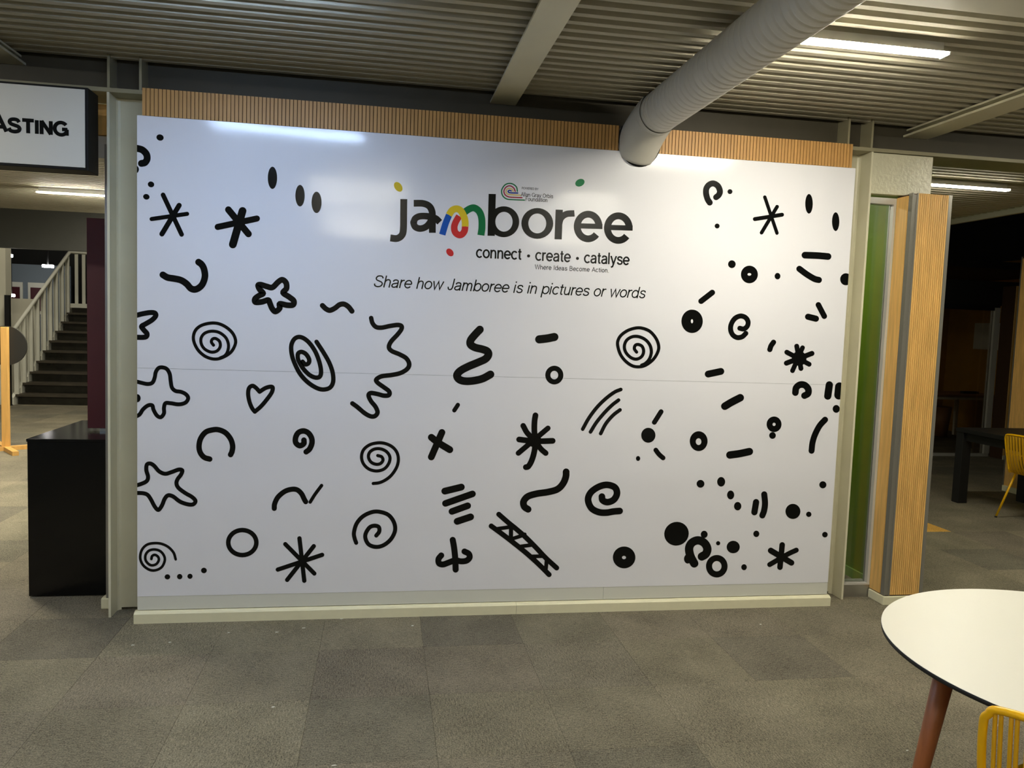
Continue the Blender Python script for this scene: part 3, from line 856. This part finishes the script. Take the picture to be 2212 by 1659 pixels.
# ------------------------------------------------------------------ steel frame
def column(x0, x1, label, base):
    t = thing('steel_column', ((x0 + x1) / 2, 0.2, 0), label, 'column', 'steel columns either side of the mural')
    for xa in (x0, x1 - 0.013):
        box('flange', (xa, xa + 0.013, 0.077, 0.323, 0.0, 2.675), M_STEEL, t, bevel=0.0015)
    web = [(x0 + 0.013, 0.194), (x1 - 0.013, 0.194), (x1 - 0.013, 0.206), (x0 + 0.013, 0.206)]
    obj('web', MB().prism(web, 'z', 0.012, 2.675), M_STEEL, t)
    for xa, s in ((x0 + 0.013, 1), (x1 - 0.013, -1)):
        # root fillets where web meets flange
        mb = MB().prism([(xa, 0.194), (xa, 0.178), (xa + s * 0.006, 0.188), (xa + s * 0.016, 0.194)][::s], 'z', 0.0, 2.675)
        obj('fillet', mb, M_STEEL, t)
    return t


column(-1.374, -1.118, 'cream painted steel column left of the mural, near the black pedestal', 0)
column(2.546, 2.802, 'cream painted steel column right of the mural, near the green window', 0)

bt = thing('steel_beam', (0.9, 0.2, 2.675), 'long steel beam running over the mural and both columns', 'beam')
box('bottom_flange', (-9, 5.82, 0.077, 0.323, 2.6755, 2.697), M_FLANGE, bt, bevel=0.002)
box('top_flange', (-9, 5.82, 0.077, 0.323, 2.892, 2.908), M_BEAM_SHADED, bt)
box('web', (-9, 5.82, 0.194, 0.206, 2.697, 2.892), M_BEAM_SHADED, bt)
for x in (-1.367, -1.218, 2.64, 2.789):
    box('stiffener', (x - 0.006, x + 0.006, 0.082, 0.194, 2.697, 2.892), M_FLANGE, bt)


def joist(xc, w, label):
    t = thing('ceiling_joist', (xc, 0.19, 2.80), label, 'beam', 'cream joists under the ceiling deck')
    box('bottom_flange', (xc - w / 2, xc + w / 2, -6.9, 0.188, 2.80, 2.812), M_STEEL, t)
    box('web', (xc - 0.005, xc + 0.005, -6.9, 0.188, 2.812, 2.845), M_STEEL, t)
    box('top_flange', (xc - w / 2 + 0.02, xc + w / 2 - 0.02, -6.9, 0.188, 2.838, 2.8485), M_STEEL, t)


joist(-1.86, 0.15, 'cream ceiling joist at the far left above the hanging sign')
joist(0.625, 0.142, 'cream ceiling joist crossing the deck above the middle of the mural')
joist(3.142, 0.165, 'cream ceiling joist at the right above the oak pillar')


# ------------------------------------------------------------------ ceiling lamps
def lamp(xc, y, label, col, length=0.95, strength=1.0, z=ZC):
    t = thing('ceiling_lamp', (xc, y, z - 0.055), label, 'lamp', 'slim linear ceiling lamps')
    x0, x1 = xc - length / 2, xc + length / 2
    mb = MB().prism([(y - 0.031, z - 0.044), (y - 0.029, z - 0.050), (y - 0.018, z - 0.054), (y + 0.018, z - 0.054), (y + 0.029, z - 0.050), (y + 0.031, z - 0.044)], 'x', x0 + 0.006, x1 - 0.006)
    obj('diffuser', mb, emis('lamp_light', col, LAMP * strength), t)
    box('reflector_plate', (x0, x1, y - 0.033, y + 0.033, z - 0.0439, z - 0.041), M_SATIN, t)
    box('housing', (x0 + 0.02, x1 - 0.02, y - 0.012, y + 0.012, z - 0.041, z), M_SATIN, t)
    for a, b in ((x0, x0 + 0.006), (x1 - 0.006, x1)):
        box('end_cap', (a, b, y - 0.031, y + 0.031, z - 0.055, z - 0.043), M_SATIN, t)


lamp(-0.63, -1.135, 'cool white linear lamp on the deck at the top, left of the middle joist', COOL, strength=0.8)
lamp(1.86, -1.095, 'bright linear lamp on the deck beside the round duct', WARM, strength=1.6)
lamp(4.42, 1.45, 'linear lamp beyond the steel beam, above the oak pillar', WARM)
lamp(-3.12, 4.85, 'linear lamp beyond the hanging sign at the left', WARM, strength=3.6)
lamp(-2.62, 6.3, 'linear lamp hidden behind the left column, near the grey bulkhead', WARM, strength=2.0)
lamp(-3.4, 2.2, 'linear lamp outside the left edge of the photo', WARM, strength=5.0)
lamp(-3.1, -1.11, 'unseen linear lamp over the carpet left of the camera', WARM)  # unseen, repeats the lamp grid to light the floor
lamp(-0.25, -3.6, 'warm linear lamp above the camera', WARM, strength=0.65)
lamp(-5.0, -3.6, 'added fill lamp behind and left of the camera', COOL, strength=1.3)  # added out of view to light the mural from the front
lamp(-4.4, -6.0, 'added fill lamp near the rear wall, left one', COOL, strength=1.3)  # this rear row is added for even frontal light on the mural
lamp(-0.25, -6.0, 'added fill lamp near the rear wall, middle one', WARM, strength=1.3)
lamp(2.3, -6.0, 'added fill lamp near the rear wall, right one', WARM, strength=1.3)
lamp(1.86, -3.6, 'unseen linear lamp above the white round table', WARM, strength=0.85)  # unseen, added on the lamp grid to light the table
lamp(4.42, -1.1, 'unseen linear lamp right of the round table', WARM)  # unseen, added in the next bay to light the floor

# ------------------------------------------------------------------ round duct
XD, ZD, RD = 1.392, 2.722, 0.107
dt = thing('air_duct', (1.36, 0.0, 2.5), 'pale ribbed round air duct bending down into the mural board', 'duct')
straight, rad = [], []
n = 900
for i in range(n + 1):
    y = -4.6 + (4.6 - 0.16) * i / n
    straight.append((XD, y, ZD))
    # lock seams of the spiral duct: a crisp little groove every 0.05 m
    ph = (y / 0.05) % 1.0
    rad.append(RD - (0.0042 * math.sin(PI * ph / 0.3) if ph < 0.3 else 0.0))
obj('straight_run', MB().tube(straight, rad, n=36), M_DUCT, dt)
bend = catmull([(XD, -0.175, ZD), (XD, -0.135, ZD - 0.004), (XD - 0.008, -0.085, ZD - 0.026), (XD - 0.022, -0.035, ZD - 0.064), (XD - 0.034, 0.015, ZD - 0.112), (XD - 0.042, 0.06, ZD - 0.158)], False, 5)
obj('elbow', MB().tube(bend, [RD + 0.004 + 0.006 * min(1, i / 16) for i in range(len(bend))], n=40), M_DUCT, dt)
obj('tape_band', MB().tube([(XD, -0.21, ZD), (XD, -0.16, ZD)], RD + 0.0055, n=40, caps=False), M_DUCT, dt)
hole = [(x, min(z, 2.688)) for x, z in ell(1.358, 2.622, 0.122, 0.146, n=40)]
decal('cutout_gap', [([Vector(p) for p in hole], [tuple(range(40))])], lambda a, b: Vector((a, 0, b)), M_BLACKM, dt, y=-0.0012)

# ------------------------------------------------------------------ right side: window, plaster header, oak pillar
win = struct('window_1', MB().box(2.803, 3.0, 0.12, 0.20, 0.0, 0.076), M_ALU)
obj('sill', MB().box(2.803, 3.0, 0.118, 0.205, 0.076, 0.086), M_SATIN, win)
obj('head_frame', MB().box(2.803, 3.0, 0.12, 0.166, 2.388, 2.424), M_SATIN, win)
obj('jamb_frame', MB().box(2.984, 3.0, 0.12, 0.166, 0.086, 2.388), M_SATIN, win)
obj('jamb_frame', MB().box(2.803, 2.822, 0.13, 0.166, 0.086, 2.388), M_ALU, win)
obj('pane', MB().box(2.822, 2.984, 0.150, 0.156, 0.086, 2.388), M_GLASS, win)
struct('wall_booth_side', MB().box(3.125, 3.2, 0.20, 3.2, 0.0, 2.85), M_GREEN)
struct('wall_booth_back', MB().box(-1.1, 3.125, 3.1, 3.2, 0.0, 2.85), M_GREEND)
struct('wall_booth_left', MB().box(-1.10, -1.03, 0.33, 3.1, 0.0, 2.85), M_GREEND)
struct('ceiling_booth', MB().box(-1.03, 3.125, 0.33, 3.1, 2.78, 2.85), M_SOFFIT)
struct('baseboard_booth', MB().box(3.11, 3.125, 0.21, 3.1, 0.0, 0.06), mat('booth_skirting', (150, 190, 90), 0.5))
lamp(2.2, 1.2, 'small unseen added lamp inside the green booth behind the mural', WARM, length=0.9, strength=0.8, z=2.78)  # unseen lamp, added so the green wall is lit

struct('trim_2', MB().box(2.803, 3.193, 0.082, 0.30, 2.437, 2.672), M_GLOSSP, bevel=0.003)

pl = thing('oak_pillar', (3.13, 0.05, 0), 'oak slatted pillar with aluminium corner trims right of the green window', 'pillar')
box('core', (3.006, 3.256, -0.0125, 0.118, 0.0, 2.434), M_WOODB, pl)
obj('front_slats', slats(3.040, 3.236, -0.021, 0.058, 2.436, pitch=0.0135, gap=0.0036, t=0.008), M_WOOD, pl, kind='stuff')
box('side_panel', (2.9995, 3.006, 0.018, 0.118, 0.058, 2.425), M_WOOD, pl)
for a, b in ((3.002, 3.010), (3.034, 3.040), (3.236, 3.258)):
    box('corner_trim', (a, b, -0.021, 0.012 if a < 3.02 else -0.012, 0.055, 2.437), M_CHROME, pl)
box('recess_strip', (3.010, 3.034, -0.014, -0.0121, 0.055, 2.43), M_CHROME, pl)
sk = MB().prism([(2.991, 0.115), (2.991, -0.037), (3.268, -0.037), (3.268, -0.02), (3.005, -0.02), (3.005, 0.115)], 'z', 0.0, 0.053)
obj('skirting', sk, M_CREAM, pl, bevel=0.004)

# ------------------------------------------------------------------ left side: mullion, sign, pedestal, maroon board
mu = thing('aluminium_mullion', (-1.41, 0.22, 0), 'slim aluminium door post left of the left steel column', 'post')
box('post', (-1.427, -1.3755, 0.205, 0.26, 0.06, 2.445), M_ALU, mu, bevel=0.002)
box('plinth', (-1.452, -1.3755, 0.20, 0.27, 0.0, 0.06), M_CREAM, mu, bevel=0.006)
hd = thing('timber_header', (-1.5, 0.42, 2.46), 'short timber header between the hanging sign and the left column', 'header')
box('plank', (-1.62, -1.30, 0.34, 0.50, 2.52, 2.674), M_WOOD, hd)
box('lower_plank', (-1.62, -1.30, 0.36, 0.48, 2.40, 2.515), M_SATIN, hd)

sg = thing('hanging_sign', (-1.9, 0.0, 2.27), 'white box sign with black edges and bold black lettering', 'sign')
box('case', (-2.75, -1.412, -0.062, 0.0765, 2.262, 2.652), M_SIGNB, sg, bevel=0.003)
box('face', (-2.73, -1.4255, -0.066, -0.060, 2.275, 2.641), M_SIGNW, sg)
write('ASTING', -1.826, -1.497, 2.4185, 0.0635, 1.95, sg, y=-0.0668, name='sign_letters', track=0.25)

pd = thing('black_pedestal', (-1.6, 0.8, 0), 'glossy black display pedestal standing left of the left column', 'pedestal')
box('body', (-1.893, -1.25, 0.415, 1.215, 0.006, 0.868), M_BLACK, pd, bevel=0.002)
box('top', (-1.897, -1.25, 0.411, 1.22, 0.868, 0.884), M_BLACK, pd, bevel=0.002)
md = thing('maroon_board', (-1.45, 0.76, 0.884), 'tall flat maroon board standing on the black pedestal', 'board')
box('panel', (-1.70, -1.15, 0.745, 0.785, 0.900, 2.125), M_MAROON, md, bevel=0.002)
for x in (-1.63, -1.25):
    box('foot', (x, x + 0.08, 0.735, 0.80, 0.8845, 0.900), M_ALU, md)

# wooden stand with a round board
st = thing('round_board_stand', (-4.09, 5.3, 0), 'birch floor stand holding a round charcoal board', 'stand')
box('post', (-4.135, -4.065, 5.24, 5.29, 0.03, 1.372), M_BIRCH, st, bevel=0.003)
for a in (35, 125):
    ca, sa = math.cos(R(a)), math.sin(R(a))
    c = Vector((-4.10, 5.265, 0)); h, w = 0.42, 0.03
    prof = [(c.x + ca * h - sa * w, c.y + sa * h + ca * w), (c.x - ca * h - sa * w, c.y - sa * h + ca * w),
            (c.x - ca * h + sa * w, c.y - sa * h - ca * w), (c.x + ca * h + sa * w, c.y + sa * h - ca * w)]
    obj('base_bar', MB().prism(prof, 'z', 0.0 if a == 35 else 0.001, 0.045 if a == 35 else 0.046), M_BIRCH, st)
dm = MB()
ring = ell(-4.115, 1.165, 0.225, 0.218, n=48)
dm.prism(ring, 'y', 5.295, 5.315)
obj('round_board', dm, M_DISC, st)

# ------------------------------------------------------------------ far left: bulkhead, stairs
struct('wall_bulkhead', MB().box(-9, -3.2, 6.95, 7.06, 2.352, 5.0), M_GREYB)
struct('wall_bulkhead_right', MB().box(-3.2, 5.86, 7.0, 7.06, 0.0, 5.0), M_GREYB)
struct('wall_stair', MB().box(-9, -6.0, 9.70, 9.9, 0.0, 5.0), M_WALLW)
po = thing('dark_post', (-5.94, 9.62, 0), 'thin black post beside the white wall at the staircase', 'post')
box('post', (-5.972, -5.908, 9.58, 9.66, 0.012, 1.78), M_BLACKM, po, bevel=0.003)
box('foot_plate', (-5.98, -5.90, 9.57, 9.67, 0.0, 0.012), M_BLACKM, po)

sx = thing('staircase', (-5.2, 9.8, 0), 'dark open staircase with white baluster railing at the far left', 'staircase')
Y0, RISE, GO, XS = 9.754, 0.1695, 0.2685, -5.9
for k in range(1, 10):
    y = Y0 + GO * (k - 1)
    box('tread', (XS, -3.6, y, y + 0.31, RISE * k - 0.035, RISE * k), M_TREAD, sx)
    box('riser', (XS + 0.02, -3.6, y + 0.05, y + 0.06, RISE * (k - 1), RISE * k - 0.035), M_RISER, sx)
box('landing', (XS, -3.6, Y0 + GO * 9, 14.0, 1.46, 1.64), M_TREAD, sx)
sl = math.atan2(RISE, GO)
obj('stringer', MB().prism([(Y0 - 0.04, 0.0), (Y0 + 0.25, 0.0), (12.2, 1.40), (12.2, 1.62), (Y0 - 0.04, 0.12)], 'x', XS - 0.06, XS - 0.005), M_RAIL, sx)
hr = MB().tube([(XS, 9.72, 1.218), (XS, 12.06, 2.666), (XS + 0.3, 12.10, 2.668), (-3.6, 12.10, 2.668)], 0.032, n=8)
obj('handrail', hr, M_RAIL, sx)
for i in range(10):
    for dy, w in ((0.03, 0.034), (0.125, 0.006), (0.205, 0.006)):
        y = Y0 - GO + i * GO + dy + 0.02
        if y > 12.05 or y < 9.72:
            continue
        zr = 1.205 + (y - 9.7) * (2.666 - 1.205) / (12.06 - 9.7)
        z0 = 0.0 if i == 0 else min(RISE * i, 1.6)
        box('baluster' if w > 0.02 else 'baluster_rod', (XS - w, XS + w, y - 0.006, y + 0.006, z0, zr - 0.02), M_RAIL, sx)
for i in range(17):
    x = XS + 0.11 + i * 0.128
    box('baluster', (x - 0.030, x + 0.030, 12.09, 12.102, 1.66, 2.65), M_RAIL, sx)
box('bottom_rail', (XS, -3.6, 12.07, 12.12, 1.62, 1.70), M_RAIL, sx)
lamp(-5.0, 8.4, 'lamp high above the foot of the stairs, hidden by the bulkhead', WARM, strength=3.0, z=5.0)
struct('wall_landing', MB().box(-6.52, -6.08, 11.0, 11.1, 0.0, 1.745), M_WALLW)
struct('wall_upper', MB().box(-9, -6.95, 15.0, 15.1, 0.0, 2.55), M_BLUEG)
for x, lb in ((-8.10, 'maroon picture in a pale frame on the far wall beside the white wall'), (-7.65, 'maroon picture in a pale frame on the far wall behind the handrail')):
    fr = thing('wall_picture', (x, 14.99, 1.6), lb, 'picture', 'maroon pictures on the far wall')
    box('frame', (x - 0.17, x + 0.17, 14.965, 14.995, 1.45, 2.15), M_RAIL, fr)
    box('print', (x - 0.115, x + 0.115, 14.955, 14.966, 1.52, 2.04), M_MAROON, fr)


def small_lamp(p, w, label):
    t = thing('small_ceiling_lamp', p, label, 'lamp', 'small lamps in the dark upper space')
    mb = MB().box(p[0] - w, p[0] + w, p[1] - 0.06, p[1] + 0.06, p[2] - 0.03, p[2] + 0.03)
    obj('lens', mb, emis('small_lamp_light', (1, 0.97, 0.92), 9), t, bevel=0.012)
    box('stem', (p[0] - 0.012, p[0] + 0.012, p[1] - 0.012, p[1] + 0.012, p[2] + 0.03, 5.0), M_BLACKM, t)


small_lamp((-7.76, 14.0, 2.665), 0.035, 'tiny round lamp glowing beside the white wall, topmost of the three')
small_lamp((-7.03, 14.0, 2.481), 0.10, 'short bright lamp glowing above the handrail of the stairs')
small_lamp((-7.75, 14.0, 1.833), 0.055, 'small bright lamp low beside the black post')

# ------------------------------------------------------------------ far right: glazed room, oak walls, black table
gp = struct('window_2', MB().box(5.9, 8.36, 5.41, 5.47, 0.0, 0.04), M_SATIN)
obj('head_frame', MB().box(5.9, 8.36, 5.41, 5.47, 2.02, 2.09), M_BLACKM, gp)
obj('mullion', MB().box(8.28, 8.36, 5.40, 5.48, 0.04, 2.06), M_SATIN, gp)
obj('pane', MB().box(5.9, 8.28, 5.435, 5.443, 0.04, 2.02), M_GLASSG, gp)
struct('wall_header', MB().box(5.86, 11, 5.42, 5.52, 2.09, 2.42), M_HEADER)
struct('wall_meeting', MB().box(5.86, 10.9, 8.4, 8.5, 0.0, 2.9), M_MUSTARD)
struct('wall_meeting_side', MB().box(9.95, 10.05, 5.5, 8.4, 0.0, 2.9), M_MUSTARD)
struct('ceiling_meeting', MB().box(5.86, 10.9, 5.52, 8.5, 2.6, 2.7), M_HEADER)
lamp(7.0, 7.0, 'added faint fill lamp inside the dark glazed room', WARM, length=0.6, strength=0.12, z=2.6)  # weak fill added out of view to lift the mustard wall
wp = thing('wall_paper_sheet', (9.94, 7.4, 1.4), 'pale notice sheet on the mustard wall inside the dark room', 'notice')
box('sheet', (9.935, 9.95, 7.0, 7.75, 1.46, 1.90), M_PAPER, wp)
dk = thing('meeting_desk', (9.1, 7.0, 0), 'brown desk with white metal frame inside the dark glazed room', 'desk')
box('desk_top', (8.0, 9.85, 6.9, 7.7, 0.70, 0.735), M_DESK, dk, bevel=0.003)
box('frame_bar', (8.05, 9.66, 6.93, 6.97, 0.655, 0.695), M_RAIL, dk)
for x in (8.08, 9.58):
    box('leg', (x, x + 0.05, 6.93, 6.98, 0.0, 0.655), M_RAIL, dk)
    box('leg', (x, x + 0.05, 7.6, 7.65, 0.0, 0.70), M_RAIL, dk)
bin_ = thing('orange_bin', (9.1, 7.3, 0), 'small orange brown bin under the desk in the dark room', 'bin')
obj('bucket', MB().lathe([(0.10, 0.012), (0.15, 0.50), (0.145, 0.50), (0.10, 0.02)], 9.12, 7.35, 24), M_DESK, bin_)
obj('base', MB().lathe([(0.11, 0.0), (0.11, 0.012)], 9.12, 7.35, 24), M_BLACKM, bin_)
sb = thing('black_speaker_bar', (9.5, 7.2, 0.735), 'flat black bar lying on the brown desk', 'speaker')
box('body', (9.34, 9.62, 7.16, 7.24, 0.7355, 0.775), M_BLACKM, sb, bevel=0.004)
box('grille', (9.36, 9.60, 7.154, 7.16, 0.742, 0.768), M_SIGNB, sb)

op = thing('far_oak_pillar', (8.3, 5.1, 0), 'far oak faced pillar beside the glazed dark room', 'pillar')
box('face', (8.37, 8.70, 5.16, 5.17, 0.055, 2.35), M_WOOD, op)
box('core', (8.37, 8.72, 5.17, 5.40, 0.0, 2.35), M_WOODB, op)
box('side_face', (8.70, 8.715, 4.6, 5.17, 0.0, 2.35), M_WOODB, op)
box('skirting', (8.36, 8.70, 5.145, 5.16, 0.0, 0.055), M_CREAM, op)
ow = thing('oak_side_wall', (6.7, 1.8, 0), 'oak slatted wall behind the black table at the right edge', 'wood cladding')
box('core', (6.652, 6.95, 0.4, 3.20, 0.0, 2.5), M_WOODB, ow)
mb = MB()
nsl = 150
for i in range(nsl):
    y = 0.4 + 2.79 * i / nsl
    mb.box(6.644, 6.652, y + 0.0015, y + 2.79 / nsl - 0.0015, 0.06, 2.48)
obj('slat_row', mb, M_WOOD, ow, kind='stuff')
box('end_trim', (6.642, 6.70, 3.192, 3.204, 0.0, 2.5), M_ALU, ow)
box('skirting', (6.628, 6.652, 0.4, 3.195, 0.0, 0.06), M_CREAM, ow, bevel=0.003)

tb = thing('black_table', (6.05, 1.8, 0), 'black square legged table in front of the oak side wall', 'table')
box('table_top', (5.615, 6.45, 0.9, 2.70, 0.70, 0.74), M_BLACKM, tb, bevel=0.003)
box('apron', (5.65, 5.68, 1.0, 2.62, 0.62, 0.70), M_BLACKM, tb)
box('apron', (5.72, 6.35, 2.64, 2.67, 0.62, 0.70), M_BLACKM, tb)
for x in (5.622, 6.35):
    for y in (0.92, 2.60):
        box('leg', (x, x + 0.095, y, y + 0.095, 0.0, 0.70), M_BLACKM, tb, bevel=0.003)


# ------------------------------------------------------------------ yellow corded chairs
def make_chair():
    t = thing('yellow_chair', (0, 0, 0), 'x', 'chair', 'yellow corded steel chairs')
    w = 0.225
    # backrest loop: from seat rear corner up, over the top rail and down again
    loop = [(-0.20, -w + 0.01, 0.43), (-0.235, -w, 0.60), (-0.262, -w + 0.002, 0.72), (-0.270, -w + 0.012, 0.752), (-0.274, -w + 0.045, 0.772)]
    right = [(x, -y, z) for x, y, z in loop[::-1]]
    obj('back_frame', MB().tube(catmull(loop + [(-0.282, 0, 0.777)] + right, False, 6), 0.0095, n=12), M_YELLOW, t)
    seat = [(-0.20, -w + 0.01, 0.43), (0.10, -w - 0.005, 0.445), (0.20, -w + 0.01, 0.448), (0.235, -w + 0.06, 0.448),
            (0.235, w - 0.06, 0.448), (0.20, w - 0.01, 0.448), (0.10, w + 0.005, 0.445), (-0.20, w - 0.01, 0.43)]
    obj('seat_frame', MB().tube(catmull(seat, False, 6), 0.0095, n=12), M_YELLOW, t)
    for sy in (-1, 1):
        obj('leg', MB().tube([(-0.13, sy * (w - 0.02), 0.435), (-0.26, sy * (w + 0.035), 0.008)], 0.0095, n=12), M_YELLOW, t)
        obj('leg', MB().tube([(0.12, sy * (w - 0.02), 0.44), (0.22, sy * (w + 0.03), 0.008)], 0.0095, n=12), M_YELLOW, t)
        for a, b in ((-0.26, w + 0.035), (0.22, w + 0.03)):
            obj('foot_cap', MB().lathe([(0.011, 0.0), (0.011, 0.014)], a, sy * b, 12), M_BLACKM, t)
    obj('side_rail', MB().tube([(-0.13, -w + 0.02, 0.432), (0.12, -w + 0.02, 0.432)], 0.007, n=8), M_YELLOW, t)
    obj('side_rail', MB().tube([(-0.13, w - 0.02, 0.432), (0.12, w - 0.02, 0.432)], 0.007, n=8), M_YELLOW, t)
    obj('back_bar', MB().tube([(-0.236, -w, 0.60), (-0.252, 0, 0.60), (-0.236, w, 0.60)], 0.006, n=8), M_YELLOW, t)
    K = 13
    for i in range(2 * K):
        f = -1 + 2 * (i // 2 + 0.5) / K
        y = f * (w - 0.016) + (0.006 if i % 2 else -0.006)
        cur = 0.010 * (1 - f * f)
        p = [(-0.272 - cur, y, 0.774), (-0.256 - cur, y, 0.66), (-0.232 - cur, y, 0.54), (-0.200, y, 0.455), (-0.165, y, 0.422), (-0.10, y, 0.415), (0.05, y, 0.424), (0.233, y, 0.447)]
        obj('cord', MB().tube(catmull(p, False, 4), 0.0048, n=6), M_CORD, t)
    return t


def copy_thing(o):
    c = o.copy()
    COL.objects.link(c)
    for ch in list(o.children):
        d = ch.copy()
        COL.objects.link(d)
        d.parent = c
    return c


ch = make_chair()
ch['label'] = 'yellow corded chair in the foreground, at the white round table'
ch.location = (1.722, -2.69, 0.0)
ch.rotation_euler.z = R(35)
ch2 = copy_thing(ch)
ch2['label'] = 'yellow corded chair beside the black table at the right edge'
ch2.location = (5.835, 1.80, 0.0)
ch2.rotation_euler.z = R(4)

# ------------------------------------------------------------------ white round table
TX, TY, TR = 1.9966, -2.4033, 0.578
rt = thing('round_table', (TX, TY, 0), 'round white table with black edge and tapered wooden legs, front right', 'table')
obj('table_top', MB().lathe([(TR - 0.003, 0.7388), (TR, 0.739), (TR, 0.7392), (TR - 0.001, 0.74)], TX, TY, 128), M_TTOP, rt)
obj('edge_band', MB().lathe([(TR - 0.012, 0.722), (TR - 0.0005, 0.727), (TR - 0.0005, 0.7388)], TX, TY, 128), M_BLACKM, rt)
obj('hub', MB().lathe([(0.20, 0.70), (0.20, 0.722)], TX, TY, 48), M_BLACKM, rt)
for k in range(3):
    a = R(154 + 120 * k)
    p0 = (TX + 0.395 * math.cos(a), TY + 0.395 * math.sin(a), 0.7215)
    p1 = (TX + 0.50 * math.cos(a), TY + 0.50 * math.sin(a), 0.004)
    obj('leg', MB().tube([p0, p1], [0.030, 0.016], n=24), M_LEG, rt)

# bits of paper and fluff on the carpet
SCRAPS = ['tiny white scrap on the carpet in front of the bottom left spiral', 'tiny white scrap on the carpet nearest the left steel column',
          'tiny white scrap on the carpet below the ring doodle', 'tiny white scrap on the carpet below the row of four dots',
          'tiny white scrap on the carpet below the eight armed asterisk', 'tiny white scrap touching the skirting under the mural',
          'tiny white scrap on the carpet below the lower middle spiral', 'tiny white scrap at the bottom edge of the photo, left of centre',
          'tiny white scrap beside the wooden leg of the round table', 'tiny white scrap on the carpet below the right hand asterisk',
          'thin pale fibre on the carpet, left part of the foreground']
for i, (px, py) in enumerate(((367, 1388), (287, 1394), (598, 1366), (494, 1367), (656, 1357), (738, 1337), (891, 1352), (722, 1654), (1960, 1622), (1643, 1349), (590, 1528))):
    p = onZ(px, py, 0.0)
    a = random.uniform(0, PI)
    l, w = random.uniform(0.006, 0.011), random.uniform(0.003, 0.005)
    prof = [(p.x + l * math.cos(a + q), p.y + w * math.sin(a + q * 1.1)) for q in (0, 1.3, 2.5, 3.6, 5.0)]
    o = obj('paper_scrap', MB().prism(prof, 'z', 0.0002, 0.0022), M_PAPER)
    tag(o, SCRAPS[i], 'scrap', 'paper scraps on the carpet')
